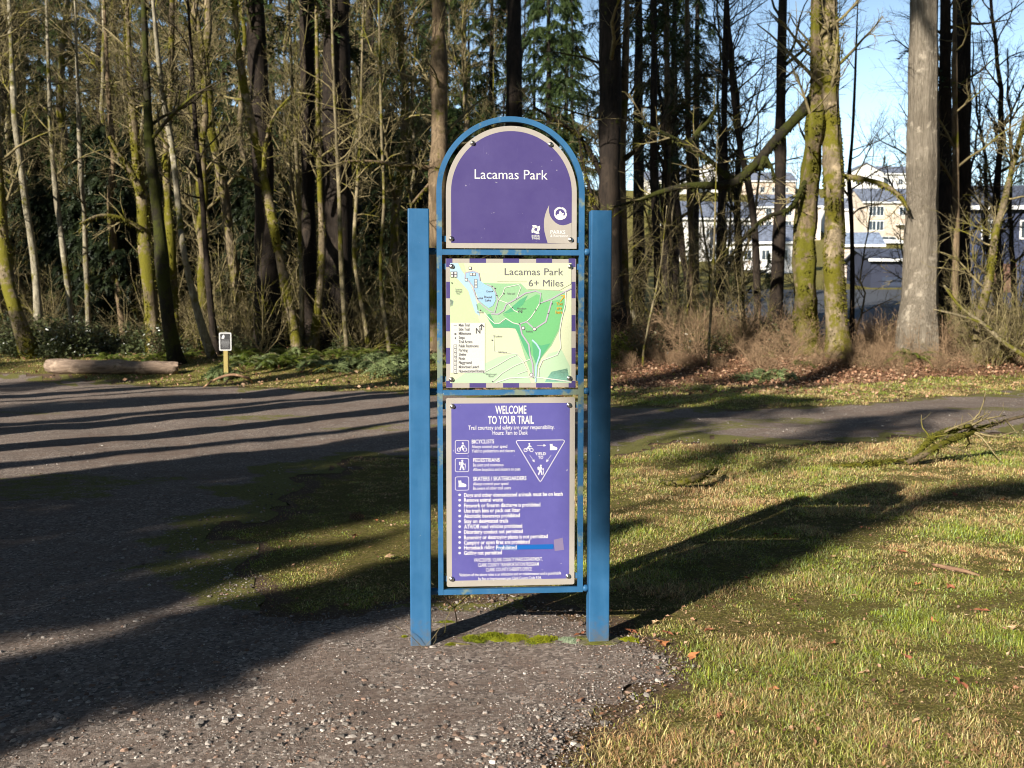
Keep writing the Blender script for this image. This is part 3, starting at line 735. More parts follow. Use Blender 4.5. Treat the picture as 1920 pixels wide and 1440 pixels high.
# ---- rules panel
r0, r1, rz0, rz1 = rect(837, 1077.5, 745.5, 1098)
pts = [(x, z) for x, z in rounded(r0, r1, rz0, rz1, .009)]
b = MB(); b.slab(pts, YP, YP + .005)
pan3 = b.build('rules_panel', M['panelgrey'], sign, False); pan3['label'] = 'tall purple panel of white trail rules'
M['purplelt'] = painted('lit_purple_print', (.074, .068, .25), .5, .05)  # panel shading put into a lighter, bluer base purple
f0, f1, fz0_, fz1 = rect(846.8, 1067.6, 756, 1086.7)
b = MB(); b.flat([(f0, fz0_), (f1, fz0_), (f1, fz1), (f0, fz1)], YP - .0006); b.build('purple_field', M['purplelt'], pan3, False)
for k in T3b + T3 + T3r + T3f: letter_line(k, YP - .0012, pan3)
for k in range(12):
    b = MB(); b.disc(*P_(861.8, 927.8 + 9.92 * k), 2.3 * u, YP - .0012); b.build('bullet', M['white'], pan3, False)
b = MB(); yi = YP - .0012
for y0_, y1_ in ((825.5, 850), (859.5, 884.5), (894, 919)):
    a, c_, z0, z1 = rect(853.5, 879, y0_, y1_); rp = rounded(a, c_, z0, z1, .009, 4); rp.append(rp[0]); b = MB(); b.strip(rp, .0024, yi); b.build('pictogram_frame', M['white'], pan3, False)
b = MB()
b.strip([P_(x, y) for x, y in ((968, 827.5), (970, 825.8), (1056, 824.8), (1058.3, 826.5), (1058, 828.5), (1015, 901), (1013, 902.6), (1011, 901), (968.5, 830), (968, 827.5))], .0032, yi); b.build('yield_triangle', M['white'], pan3, False)
def bike(cx, cy, s):
    k = lambda x, y: P_(cx + x * s, cy + y * s)
    for wx in (-6.2, 6.2):
        c = k(wx, 4.2); b.strip(circ(c, 3.5 * s * u, 16), 1.3 * s * u, yi)
    b.flat([k(*p) for p in ((-3.6, .4), (-.5, -4.5), (2.6, -6.5), (4.4, -4.4), (7.0, -2.4), (6.4, -1.4), (2.6, -3.0), (1.2, -1.0), (3.2, 2.0), (1.4, 5.6), (.2, 5.0), (1.2, 2.2), (-1.2, .8), (-5.6, 4.6), (-6.4, 4.0))], yi)
    b.disc(*k(1.6, -8.6), 1.9 * s * u, yi, 0, 10)
def hiker(cx, cy, s):
    k = lambda x, y: P_(cx + x * s, cy + y * s)
    b.disc(*k(.6, -8.2), 1.9 * s * u, yi, 0, 10)
    b.flat([k(*p) for p in ((-1.8, -6), (2.2, -6), (3.0, -3.0), (5.4, -1.6), (4.8, -.4), (2.0, -1.6), (1.8, 1.2), (3.4, 4.4), (4.0, 9.4), (1.8, 9.4), (1.0, 5.6), (-.8, 3.6), (-2.4, 9.4), (-4.8, 9.4), (-2.8, 3.0), (-2.6, 0))], yi)
    b.flat([k(*p) for p in ((-5.8, -4.8), (-3.8, -6.6), (-2.6, -5.6), (-3.2, .2), (-5.4, -.4))], yi)
    b.strip([k(5.8, -3.4), k(6.4, 1), k(5.2, 9.2)], 1.0 * s * u, yi)
def skate(cx, cy, s):
    k = lambda x, y: P_(cx + x * s, cy + y * s)
    b.flat([k(*p) for p in ((-7, -6.5), (-4, -6.0), (-1.5, -6.8), (-.8, -2.2), (4, -.6), (8.2, 1.2), (9, 4.2), (7.2, 6.4), (-6.6, 6.6), (-6.2, 1))], yi)
for f_, a_ in ((bike, (866.2, 839, .92)), (hiker, (866.2, 872, 1.0)), (skate, (866, 907, .95)), (bike, (991, 840, .9)), (skate, (1037, 838, .9)), (hiker, (1013.3, 881, .98))):
    b = MB(); f_(*a_); b.build('pictogram', M['white'], pan3, False)
def arrow(xa, ya, xb, yb):
    a, c = np.array(P_(xa, ya)), np.array(P_(xb, yb)); d = (c - a) / np.linalg.norm(c - a); n_ = np.array([-d[1], d[0]]); h = 5 * u
    b.strip([a, c - d * h * .8], .0014, yi); b.flat([tuple(c), tuple(c - d * h + n_ * h * .5), tuple(c - d * h - n_ * h * .5)], yi)
for a_ in ((1007, 835.2, 1024, 835), (993, 853, 1002.5, 866.5), (1033.5, 853, 1024, 866.5)):
    b = MB(); arrow(*a_); b.build('arrow', M['white'], pan3, False)
b = MB(); b.flat([P_(x, y) for x, y in ((928.7, 1031.2), (929.5, 1022.3), (1036.5, 1020.2), (1038, 1021.5), (1037.6, 1029))], YP - .0016)
tape = b.build('tape_strip', plain('blue_tape', (.006, .085, .31), .5, 0, .2), pan3, False); tape['label'] = 'bright blue tape strip over one rule'
letter_line(T3p, YP - .0022, pan3)
b = MB(); b.flat([P_(x, y) for x, y in ((1040, 1033), (1038.2, 1012), (1055, 1008), (1057.5, 1031))], YP - .0009)
b.build('sticker_residue', plain('sticker_residue', (.16, .13, .225), .8, 0, .2), pan3, False)
for x, y in ((848.5, 762), (1067, 759.5), (847, 1085.5), (1065, 1080)): bolt(pan3, x, y)
tab(848.5, 762, -1); tab(1067, 759.5, 1); tab(847, 1085.5, -1); tab(1065, 1080, 1)

# ------------------------------------------------------------------ growing branches
def unit(v): return v / (np.linalg.norm(v, axis=-1, keepdims=True) + 1e-9)
def grow(P, Rr, n, t0, t1, length, angle, K, wob=.12, up=0.0, rk=.6, tip=.25, rmin=.003, lenfall=0.0, rg=None):
    """n side branches on the N parent paths; returns (n,K,3), (n,K)"""
    rg = rg or rng
    N, Kp, _ = P.shape
    seg = np.linalg.norm(np.diff(P, axis=1), axis=2).sum(1)
    idx = rg.choice(N, n, p=seg / seg.sum())
    t = rg.uniform(t0, t1, n); f = t * (Kp - 1); i = np.minimum(f.astype(int), Kp - 2); fr = (f - i)[:, None]
    p0 = P[idx, i] * (1 - fr) + P[idx, i + 1] * fr
    tn = unit(P[idx, i + 1] - P[idx, i]); r0 = Rr[idx, i] * (1 - fr[:, 0]) + Rr[idx, i + 1] * fr[:, 0]
    pr = rg.normal(size=(n, 3)); pr -= (pr * tn).sum(1, keepdims=True) * tn; pr = unit(pr)
    a = np.radians(rg.uniform(angle[0], angle[1], n))[:, None]
    d = unit(tn * np.cos(a) + pr * np.sin(a) + np.array([0, 0, up]))
    L = rg.uniform(length[0], length[1], n) * (1 - lenfall * t)
    pts = [p0]; cur = p0
    for k in range(K - 1):
        d = unit(d + rg.normal(size=(n, 3)) * wob + np.array([0, 0, up * .25]))
        cur = cur + d * (L / (K - 1))[:, None]; pts.append(cur)
    rb = np.maximum(np.minimum(r0 * rk, L * .022 + .004), rmin)
    Rn = rb[:, None] * np.linspace(1, tip, K)[None]
    return np.stack(pts, 1), Rn
def smooth_path(pts, K):
    """Catmull-Rom through rows of pts (any number of columns)"""
    p = np.asarray(pts, float); n = len(p)
    d = np.concatenate([[0], np.cumsum(np.linalg.norm(np.diff(p[:, :3], axis=0), axis=1))]); t = np.linspace(0, d[-1], K)
    out = np.zeros((K, p.shape[1])); m = np.gradient(p, d, axis=0)
    for q, tt in enumerate(t):
        i = min(max(np.searchsorted(d, tt, side='right') - 1, 0), n - 2); h = d[i + 1] - d[i]; s = (tt - d[i]) / h
        out[q] = (2 * s**3 - 3 * s**2 + 1) * p[i] + (s**3 - 2 * s**2 + s) * h * m[i] + (-2 * s**3 + 3 * s**2) * p[i + 1] + (s**3 - s**2) * h * m[i + 1]
    return out
def trunk_tube(b, path, radii, sides=10, lump=.10, flare=.6, rg=None, flute=0.0):
    rg = rg or rng; K = len(path)
    r = np.array(radii) * (1 + lump * np.interp(np.arange(K), np.arange(0, K + 3, 2), rg.normal(size=len(np.arange(0, K + 3, 2)))))
    hgt = np.concatenate([[0], np.cumsum(np.linalg.norm(np.diff(path, axis=0), axis=1))])
    r = r * (1 + flare * np.exp(-hgt / (2.2 * radii[0] + .05)))
    n0 = b.n; b.paths(path[None], r[None], sides)
    Vv = b.V[-1]; c = np.repeat(path, sides, axis=0); off = Vv - c
    f_ = rg.normal(size=sides) * flute; f_ = (f_[None, :] + np.cumsum(rg.normal(size=(K, sides)) * flute * .35, axis=0)).clip(-2.2 * flute, 2.2 * flute).reshape(-1, 1)
    b.V[-1] = c + off * (1 + f_ + rg.normal(size=(len(Vv), 1)) * lump * .45)
    return r
def twig_crown(b, P1, R1, subs, twigs, sublen=(.5, 1.5), twlen=(.2, .6), up=.12, rg=None, m=0):
    P2, R2 = grow(P1, R1, subs, .12, 1.0, sublen, (28, 70), 4, .2, up, .6, .35, .004, rg=rg)
    b.paths(P2, R2, 3, m=m)
    PP = np.concatenate([P2]); RR = np.concatenate([R2])
    P3, R3 = grow(PP, RR, twigs, .1, 1.0, twlen, (25, 65), 3, .25, up, .7, .5, .0028, rg=rg)
    b.paths(P3, R3, 3, m=m)
    return P2, P3

# ------------------------------------------------------------------ background tree prototypes
def proto_alder(seed, height, r0, bend, barkm, twigm, limbs=30, subs=170, twigs=1150, start=.22):
    rg = np.random.default_rng(seed); K = 22
    z = np.linspace(-.3, height, K); th = rg.uniform(0, 6.28)
    x = np.cumsum(rg.normal(size=K) * bend); y = np.cumsum(rg.normal(size=K) * bend); x -= x[0]; y -= y[0]
    lean = rg.normal(size=2) * .05
    P = np.stack([x + lean[0] * z, y + lean[1] * z, z], 1); rad = r0 * (1 - .86 * np.linspace(0, 1, K) ** 1.1)
    b = MB(); r = trunk_tube(b, P, rad, 8, .07, .5, rg); tm = b.mesh('trunk', M[barkm])
    c = MB(); P1, R1 = grow(P[None], r[None], limbs, start, .98, (1.2, 4.2), (35, 72), 6, .14, .16, .55, .3, .008, .55, rg)
    c.paths(P1, R1, 4); twig_crown(c, P1, R1, subs, twigs, rg=rg)
    return tm, c.mesh('crown', M[twigm])
def needle_sprays(b, P, n, size=(.22, .42), droop=.25, lobes=5, t0=.15, wide=.5, m=0, rg=None):
    """needle-bearing side twigs: a row of narrow triangles on both sides of a short twig"""
    rg = rg or rng; N, K, _ = P.shape
    idx = rg.integers(0, N, n); t = t0 + (1 - t0) * rg.uniform(0, 1, n) ** .8; f = t * (K - 1); i = np.minimum(f.astype(int), K - 2); fr = (f - i)[:, None]
    p0 = P[idx, i] * (1 - fr) + P[idx, i + 1] * fr; tn = unit(P[idx, i + 1] - P[idx, i])
    sd = unit(np.cross(tn, np.array([0, 0, 1.]))) * rg.choice([-1, 1], n)[:, None]
    d = unit(tn * rg.uniform(.3, 1.0, n)[:, None] + sd * rg.uniform(.3, 1.0, n)[:, None] + np.array([0, 0, -1]) * rg.uniform(0, droop * 2, n)[:, None] + rg.normal(size=(n, 3)) * .12)
    L = rg.uniform(size[0], size[1], n); nr = unit(np.cross(d, np.array([0, 0, 1.]) + rg.normal(size=(n, 3)) * .35))
    V = []; T = []
    s = np.linspace(0, .9, lobes)
    for k in range(lobes):
        c0 = p0 + d * (L * s[k])[:, None] + np.array([0, 0, -1]) * (L * droop * s[k] ** 2)[:, None]
        c1 = p0 + d * (L * (s[k] + .22))[:, None] + np.array([0, 0, -1]) * (L * droop * (s[k] + .2) ** 2)[:, None]
        wl = L * wide * (.55 - .30 * s[k])
        for sg in (-1, 1):
            tip = c1 + nr * (sg * wl)[:, None] + d * (L * .10)[:, None] + rg.normal(size=(n, 3)) * .012
            V += [c0, c1, tip]
    V = np.stack(V, 1).reshape(-1, 3); b.add(V, None, np.arange(len(V)).reshape(-1, 3), m)
def proto_fir(seed, height, r0, start, nb, blen, sprays, barkm='barkfir', needle='needle', droop=.3, spray=(.28, .55)):
    rg = np.random.default_rng(seed); K = 16; z = np.linspace(-.3, height, K)
    P = np.stack([np.cumsum(rg.normal(size=K) * .02), np.cumsum(rg.normal(size=K) * .02), z], 1); rad = r0 * (1 - .93 * np.linspace(0, 1, K))
    b = MB(); r = trunk_tube(b, P, rad, 10, .05, .45, rg); tm = b.mesh('trunk', M[barkm])
    c = MB(); zz = np.sort(rg.uniform(start, .985, nb)); f = zz * (K - 1); i = np.minimum(f.astype(int), K - 2); fr = (f - i)[:, None]
    p0 = P[i] * (1 - fr) + P[i + 1] * fr; a = rg.uniform(0, 6.283, nb); rel = (zz - start) / (1 - start)
    L = blen * (1.02 - rel) * rg.uniform(.55, 1.1, nb) + .25
    d = np.stack([np.cos(a), np.sin(a), rg.uniform(-.15, .25, nb)], 1); pts = [p0]
    for k in range(1, 5):
        q = k / 4; pts.append(p0 + d * (L * q)[:, None] + np.array([0, 0, -1]) * (L * droop * q * q * 1.1)[:, None] + rg.normal(size=(nb, 3)) * .05)
    PB = np.stack(pts, 1); RB = (.010 + .010 * L)[:, None] * np.linspace(1, .25, 5)[None]
    c.paths(PB, RB, 3); needle_sprays(c, PB, sprays, spray, .35, rg=rg, m=1)
    return tm, c.mesh('crown', [M[barkm], M[needle]])
AL = [proto_alder(1, 19, .13, .10, 'barkalder', 'twig'), proto_alder(2, 16, .10, .12, 'barkalder', 'twig', 26, 190, 1300), proto_alder(3, 13, .07, .10, 'barkthin', 'twig', 30, 190, 1300, .15),
      proto_alder(4, 21, .19, .11, 'barkmossp', 'twig', 32, 200, 1300, .25), proto_alder(5, 9, .045, .09, 'barkthin', 'twig', 26, 150, 1000, .12), proto_alder(6, 18, .18, .09, 'barkfir', 'twigdark', 30, 170, 1100, .2)]
FI = [proto_fir(11, 30, .36, .20, 160, 4.2, 5000), proto_fir(12, 26, .30, .10, 160, 4.0, 5200), proto_fir(13, 33, .42, .42, 110, 4.0, 2400), proto_fir(14, 12, .13, .06, 120, 2.3, 2600), proto_fir(15, 14, .15, .05, 200, 2.3, 7500), proto_fir(22, 14, .15, .03, 200, 3.0, 7500, needle='needleshade', spray=(.35, .65))]
def place(name, pro, x, y, rz, s, label, cat, group, z=None, tilt=0.0):
    o = empty(name, (x, y, float(H(x, y)) if z is None else z), rz); o.scale = (s, s, s)
    if tilt: o.rotation_euler = (tilt * math.cos(rz * 3), tilt * math.sin(rz * 3), rz)
    for nm, me in zip(('trunk', 'crown'), pro): link(nm, me, o)
    return tag(o, label, cat, group)
NEAR = [(62, 'the outward leaning mossy trunk'), (110, 'the slim whitish alders'), (165, 'the straight thin pale alder'), (226, 'the crooked brown trunk'), (288, 'the thick knotted mossy trunk'), (330, 'the dark slanting trunk'),
        (396, 'the small black notice'), (503, 'the massive dark fir'), (555, 'the yellow mossy alder'), (632, 'the widest dark fir'), (688, 'the leaning thin mossy stem'), (728, 'the pale thin stem'), (790, 'the blue post of the trail sign'), (825, 'the brown trunk beyond the sign'),
        (900, 'the arch of the trail sign'), (962, 'the dark trunk above the arch'), (1050, 'the trail sign panels'), (1141, 'the huge dark trunk'), (1174, 'the brown footed dark trunk'), (1235, 'the stubby dark fir stem'), (1300, 'the brown straight fir stem'), (1350, 'the mossy fork'),
        (1418, 'the bent dark stem'), (1452, 'the rough dark trunk'), (1512, 'the moss covered trunk'), (1566, 'the tan mossy trunk'), (1600, 'the thin crooked dark stem'), (1725, 'the great pale trunk'), (1800, 'the dark trunk with lit flank'), (1850, 'the mossy leaning maple'), (1920, 'the long pale dead limb')]
def near(x, y): px = 960 + x / y * FPX; return min(NEAR, key=lambda t: abs(t[0] - px))[1]
frg = np.random.default_rng(101)
GA = 'slender bare trees of the wood behind the gravel road'
GL = ['slender bare alder with pale bark', 'thin bare alder with tangled tan twigs', 'young bare tree', 'mossy bare tree with pale trunk', 'low twiggy bare sapling', 'dark barked bare tree']
def scatter(n, pxr, yr, kinds, smin=.85, smax=1.2, group=GA, minsep=.8, avoid=()):
    pts = []
    tries = 0
    while len(pts) < n and tries < 5000:
        tries += 1
        Y = yr[0] + (yr[1] - yr[0]) * frg.uniform() ** .9; px = frg.uniform(*pxr); X = (px - 960) / FPX * Y
        if any((X - a) ** 2 + (Y - b) ** 2 < minsep ** 2 for a, b in pts): continue
        pts.append((X, Y)); k = int(frg.choice(kinds))
        place('bare_tree', AL[k], X, Y, frg.uniform(0, 6.28), frg.uniform(smin, smax), GL[k] + (' out past the end of the log' if 'log' in group else ' out past the dead limb' if 'blue' in group else (' behind ' if Y < 42 else ' well behind ' if Y < 62 else ' far behind ') + near(X, Y)), 'tree', group, tilt=frg.uniform(0, .07))
scatter(20, (-60, 830), (33, 42), [0, 1, 2, 2, 3, 3])
scatter(44, (-90, 930), (42, 62), [0, 1, 1, 3, 5, 2])
scatter(20, (-120, 1000), (62, 85), [0, 1, 3, 5], 1.0, 1.3)
scatter(15, (1120, 1480), (34, 52), [2, 4, 1, 5, 5], .8, 1.1, 'slender bare trees on the slope towards the houses')
scatter(13, (1585, 1980), (34, 48), [4, 2, 5, 5], .7, 1.0, 'slender bare trees on the slope towards the houses')
scatter(22, (-700, -60), (30, 52), [0, 1, 2, 3, 5], .9, 1.2, 'bare trees continuing the wood past the log', .9)
scatter(8, (2000, 2450), (29, 44), [0, 1, 2, 5], .8, 1.1, 'bare trees continuing the bank past the dark blue house', .9)
FG = 'firs standing in the wood'
FL = ['tall dark fir with drooping boughs far behind ', 'dense dark fir far behind ', 'tall bare trunked fir behind ', 'small young fir behind ', 'bushy dark young fir filling the shade behind ', 'low cedar coloured dark for shade close behind ']  # the cedars are added as a dark backdrop for the wood's shade
for px, Y, k, s in ((40, 66, 1, 1), (150, 72, 0, 1), (250, 68, 1, 1.05), (340, 75, 0, 1), (430, 66, 1, .95), (520, 78, 0, 1.1), (600, 70, 1, 1), (690, 80, 0, 1), (760, 70, 1, 1), (840, 78, 1, 1.1), (920, 72, 0, 1), (1000, 80, 1, 1.0), (1070, 70, 1, .9),
                   (-40, 58, 1, 1), (90, 90, 1, 1.2), (290, 92, 1, 1.2), (480, 95, 0, 1.2), (650, 96, 1, 1.2), (880, 95, 1, 1.2), (1060, 96, 0, 1.1), (180, 52, 3, .7), (460, 50, 3, .6), (720, 48, 3, .55), (790, 55, 3, .8),
                   (20, 48, 2, 1), (380, 55, 2, 1), (700, 58, 2, 1),
                   (-20, 50, 4, .8), (30, 47, 4, .7), (85, 52, 4, .9), (120, 46, 4, .6), (175, 49, 4, .8), (215, 45, 4, .62), (255, 50, 4, .85), (310, 47, 4, .7), (345, 53, 4, .9), (395, 50, 4, .7), (440, 47, 4, .65), (470, 54, 4, .95), (535, 48, 4, .75), (570, 54, 4, .9), (610, 47, 4, .7), (665, 50, 4, .75), (705, 56, 4, .8), (745, 47, 4, .5), (780, 60, 4, .9), (850, 50, 4, .8), (910, 54, 4, .9), (1000, 50, 4, .8), (1070, 56, 4, .8),
                   *[(-640 + q * 44, 40 + (q * 31) % 22, (5, 1, 4, 0)[q % 4], (.6, .9, .8, .9)[q % 4]) for q in range(13)], *[(-600 + q * 95, 70 + (q * 37) % 20, q % 2, 1.1) for q in range(7)], *[(-50 + q * 31 + (q * 37) % 17, 37 + (q * 53) % 9, 5, .40 + .05 * ((q * 29) % 6)) for q in range(27)], (10, 105, 0, 1.2), (120, 108, 1, 1.3), (220, 106, 0, 1.2), (330, 110, 1, 1.3), (420, 104, 1, 1.2), (560, 108, 1, 1.3), (700, 106, 0, 1.2), (800, 110, 1, 1.3), (950, 105, 1, 1.2), (740, 92, 1, 1.1), (60, 80, 0, 1.1), (400, 84, 1, 1.1), (580, 86, 1, 1.1), (820, 66, 0, 1), (1030, 64, 0, .9)):
    place('fir_tree', FI[k], (px - 960) / FPX * Y, Y, px * .37, s, FL[k] + near((px - 960) / FPX * Y, Y), 'tree', FG)
for px, Y, k, s in ((1196, 47, 2, .85), (1262, 52, 2, .8), (1300, 56, 2, .8)):
    place('fir_tree', FI[k], (px - 960) / FPX * Y, Y, px * .37, s, 'fir with straight trunk on the slope behind ' + near((px - 960) / FPX * Y, Y), 'tree', 'firs on the slope towards the houses')

# ------------------------------------------------------------------ the trees one can tell apart
def moss_tufts(P, r, n, root, mt, seed, size=(.03, .085), down=.35):
    """ragged clumps of moss standing off a trunk or limb"""
    rg = np.random.default_rng(seed); K = len(P); t = rg.uniform(0, K - 1.001, n * 3); i = t.astype(int); fr = (t - i)[:, None]; a = rg.uniform(0, 6.283, n * 3)
    keep = vnoise(a * 1.3 + seed, t * .55, seed) + .35 * vnoise(a * 4, t * 2.1, seed + 1) > .72; t, i, fr, a = t[keep][:n], i[keep][:n], fr[keep][:n], a[keep][:n]; n = len(t)
    tn = unit(P[i + 1] - P[i]); ref = np.where(np.abs(tn[:, 2:3]) < .8, np.array([[0, 0, 1.]]), np.array([[1., 0, 0]])); A = unit(np.cross(tn, ref)); B = np.cross(tn, A)
    d = A * np.cos(a)[:, None] + B * np.sin(a)[:, None]; c = P[i] * (1 - fr) + P[i + 1] * fr; rr_ = (r[i] * (1 - fr[:, 0]) + r[i + 1] * fr[:, 0])[:, None]
    s0 = rg.uniform(size[0], size[1], (n, 1)); tip = c + d * (rr_ + s0 * .55) + np.array([0, 0, -1]) * s0 * down + rg.normal(size=(n, 3)) * .012; w_ = unit(np.cross(d, rg.normal(size=(n, 3)))) * s0 * .5; b0 = c + d * rr_ * .93
    V = np.stack([b0 - w_, b0 + w_, tip], 1).reshape(-1, 3); m_ = MB(); m_.add(V, None, np.arange(len(V)).reshape(-1, 3)); m_.build('moss', M[mt], root, False)['kind'] = 'stuff'
def hero(name, label, pix, Y, barkm, twigm='twig', extra=7.0, limbs=14, subs=90, twigs=520, limblen=(1.0, 3.6), t0=.35, group=None, sides=12, lump=.09, flare=.5, forks=(), dy=.25, upr=.16, needles=0, limbm=None, flute=0.0, K=30):
    """a tree whose trunk runs through photo pixels (x, y, width) at distance Y, foot first"""
    rg = np.random.default_rng(abs(hash(label)) % 1000 if False else sum(map(ord, label)))
    pts = []
    for q, (x, y, wd) in enumerate(pix):
        yy = Y + (rg.normal() * dy if 0 < q else 0); p = at(x, y, yy); pts.append([*p, wd / 2 * pxm(yy)])
    bx, by = pts[0][0], pts[0][1]; gz = float(H(bx, by))
    if pts[0][2] > gz + .05: pts.insert(0, [bx, by, gz - .15, pts[0][3] * 1.12])
    else: pts[0][2] = gz - .15
    d = np.array(pts[-1][:3]) - np.array(pts[-2][:3]); d = d / np.linalg.norm(d); d = unit(d * .6 + np.array([0, 0, .5]))
    for k in (1, 2):
        pts.append([*(np.array(pts[-1 if k == 1 else -2][:3]) + d * extra * k * .5 * (1 if k == 1 else 1)), pts[-k][3] * (.62 if k == 1 else .25)])
    pp = smooth_path(pts, K); P, rad = pp[:, :3], np.maximum(pp[:, 3], .01)
    root = empty(name, (bx, by, gz)); off = np.array([bx, by, gz])
    b = MB(); r = trunk_tube(b, P - off, rad, sides, lump, flare, rg, flute); b.build('trunk', M[barkm], root)
    if barkm in ('barkmoss', 'barkmossp'): kq = int(K * .8); moss_tufts((P - off)[:kq], r[:kq], int(500 + 6500 * rad[0]), root, 'mosstuft', len(label), (.03, .05 + .16 * rad[0]))
    c = MB(); P1, R1 = grow((P - off)[None], r[None], limbs, t0, .99, limblen, (38, 78), 7, .16, upr, .42, .25, .008, .35, rg)
    PF, RF = [P1], [R1]
    for f in forks:                                          # limbs drawn from the photo
        fp = []
        for x, y, wd, fy in f: q = at(x, y, fy); fp.append([*(q - off), wd / 2 * pxm(fy)])
        s = smooth_path(fp, 7); PF.append(s[None, :, :3]); RF.append(np.maximum(s[None, :, 3], .006))
    for f in forks:
        fp = [[*(at(x, y, fy) - off), wd / 2 * pxm(fy)] for x, y, wd, fy in f]; s = smooth_path(fp, 18)
        lb = MB(); trunk_tube(lb, s[:, :3], np.maximum(s[:, 3], .006), 8, .12, 0, rg); moss_tufts(s[:, :3], np.maximum(s[:, 3], .006), int(3000 * float(s[:, 3].mean()) + 60), root, 'mossshade' if limbm else 'mosstuft', 9, (.03, .09), .8); lb.build('limb', M[limbm or barkm], root)
    c.paths(P1, R1, 5); PA, RA = np.concatenate(PF), np.concatenate(RF)
    P2, P3 = twig_crown(c, PA, RA, subs, twigs, (.35, 1.3), (.15, .5), upr * .8, rg=rg)
    mats = [M[twigm]]
    if needles: needle_sprays(c, np.concatenate([P1]), needles, (.3, .55), .35, rg=rg, m=1); mats.append(M['needle'])
    c.build('crown', mats, root)
    return tag(root, label, 'tree', group)
hero('alder_tree', 'mossy trunk leaning outward beside the end of the pale log', [(62, 702, 27), (48, 640, 27), (28, 580, 26), (14, 530, 24), (8, 470, 20), (2, 400, 18)], 29, 'barkmossp')
hero('alder_tree', 'whitish alder trunk rising straight out of glossy shrubs', [(74, 640, 15), (70, 560, 15), (62, 470, 14), (48, 380, 13), (38, 300, 12), (28, 220, 11), (24, 150, 10)], 33, 'barkwhite')
hero('alder_tree', 'slim pale alder with whitish bark behind the glossy shrubs', [(138, 645, 11), (130, 560, 11), (120, 480, 10), (108, 390, 10), (100, 310, 9), (95, 240, 8), (92, 160, 7)], 34, 'barkwhite')
hero('alder_tree', 'straight thin pale alder beside the slim leaning one', [(166, 640, 10), (164, 560, 10), (160, 470, 9), (158, 400, 9), (152, 330, 8), (148, 230, 7)], 35, 'barkwhite')
hero('alder_tree', 'crooked brown trunk standing in deep shade', [(232, 640, 14), (226, 570, 14), (216, 520, 14), (212, 460, 13), (206, 380, 12), (212, 300, 10), (205, 200, 9)], 36, 'barkbrown')
hero('maple_tree', 'thick knotted mossy trunk with a dark crooked limb', [(292, 668, 32), (288, 620, 28), (283, 560, 26), (276, 500, 25), (270, 440, 23), (268, 380, 22), (258, 320, 18), (252, 250, 15), (246, 170, 12)], 30.5, 'barkmossp', limbs=16,
     forks=[[(266, 365, 14, 30.4), (244, 320, 12, 30.2), (222, 285, 10, 30), (205, 255, 8, 29.8)], [(268, 430, 9, 30.4), (230, 410, 7, 30.1), (190, 404, 6, 29.8), (150, 420, 4, 29.4)]])
hero('maple_tree', 'dark slanting trunk at the end of the shaded log', [(334, 706, 26), (322, 640, 24), (312, 570, 23), (304, 500, 22), (298, 420, 21), (288, 340, 20), (280, 260, 18), (276, 180, 15)], 28, 'barkshademoss', 'twigdark')
hero('maple_tree', 'mossy tan trunk just behind the dark slanting one', [(330, 660, 18), (326, 600, 18), (324, 540, 18), (322, 480, 17), (316, 400, 16), (312, 300, 14), (318, 200, 12)], 31, 'barkmossp')
hero('alder_tree', 'pale leaning alder behind the small black sign', [(402, 694, 15), (384, 630, 14), (364, 560, 13), (346, 480, 12), (336, 400, 12), (328, 320, 12), (318, 250, 11), (306, 180, 10)], 29, 'barkwhite')
hero('alder_tree', 'thin dark trunk just behind the small black sign', [(410, 690, 15), (400, 620, 13), (392, 540, 12), (386, 470, 11), (380, 380, 10), (370, 280, 9)], 30, 'barkfir', 'twigdark')
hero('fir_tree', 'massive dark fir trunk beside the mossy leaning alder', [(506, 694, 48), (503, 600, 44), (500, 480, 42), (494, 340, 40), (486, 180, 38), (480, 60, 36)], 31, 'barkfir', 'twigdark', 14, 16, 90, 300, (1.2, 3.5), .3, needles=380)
hero('alder_tree', 'yellow mossy alder leaning across the massive dark fir', [(560, 672, 21), (550, 610, 19), (538, 550, 18), (526, 490, 17), (514, 430, 17), (502, 370, 16), (490, 310, 15), (474, 240, 15), (460, 180, 14), (450, 110, 12)], 29.5, 'barkmossp', limbs=16,
     forks=[[(494, 320, 8, 29.4), (500, 260, 6, 29.3), (515, 215, 5, 29.2), (545, 180, 4, 29)]])
hero('alder_tree', 'thin pale upright stem beside the mossy leaning alder', [(566, 640, 9), (566, 560, 9), (563, 470, 8), (560, 380, 8), (556, 290, 7), (550, 200, 6)], 31, 'barkthin')
hero('alder_tree', 'mossy curved trunk at the foot of the twin dark firs', [(588, 668, 17), (592, 610, 15), (598, 560, 14), (602, 510, 13), (604, 440, 12), (600, 360, 11), (598, 280, 10)], 30.5, 'barkmossp')
hero('fir_tree', 'grey fir trunk half lit beside the widest dark fir', [(580, 670, 30), (578, 560, 28), (579, 440, 27), (578, 320, 27), (577, 180, 26), (576, 60, 25)], 33, 'barkfir', 'twigdark', 14, 12, 60, 200, (1, 3), .45, needles=300)
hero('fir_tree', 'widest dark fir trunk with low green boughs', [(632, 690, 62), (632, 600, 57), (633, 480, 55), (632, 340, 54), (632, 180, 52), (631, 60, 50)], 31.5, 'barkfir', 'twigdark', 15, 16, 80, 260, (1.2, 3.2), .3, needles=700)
hero('alder_tree', 'slim smooth pale stem before the widest dark fir', [(652, 672, 9), (646, 600, 9), (641, 520, 9), (638, 440, 8), (636, 360, 8), (632, 280, 7), (628, 200, 6)], 30, 'barkthin', subs=50, twigs=260)
hero('alder_tree', 'leaning thin mossy stem between the firs and the trail sign', [(692, 668, 9), (684, 600, 9), (672, 540, 8), (664, 470, 8), (668, 380, 7), (674, 280, 6)], 31, 'barkthin')
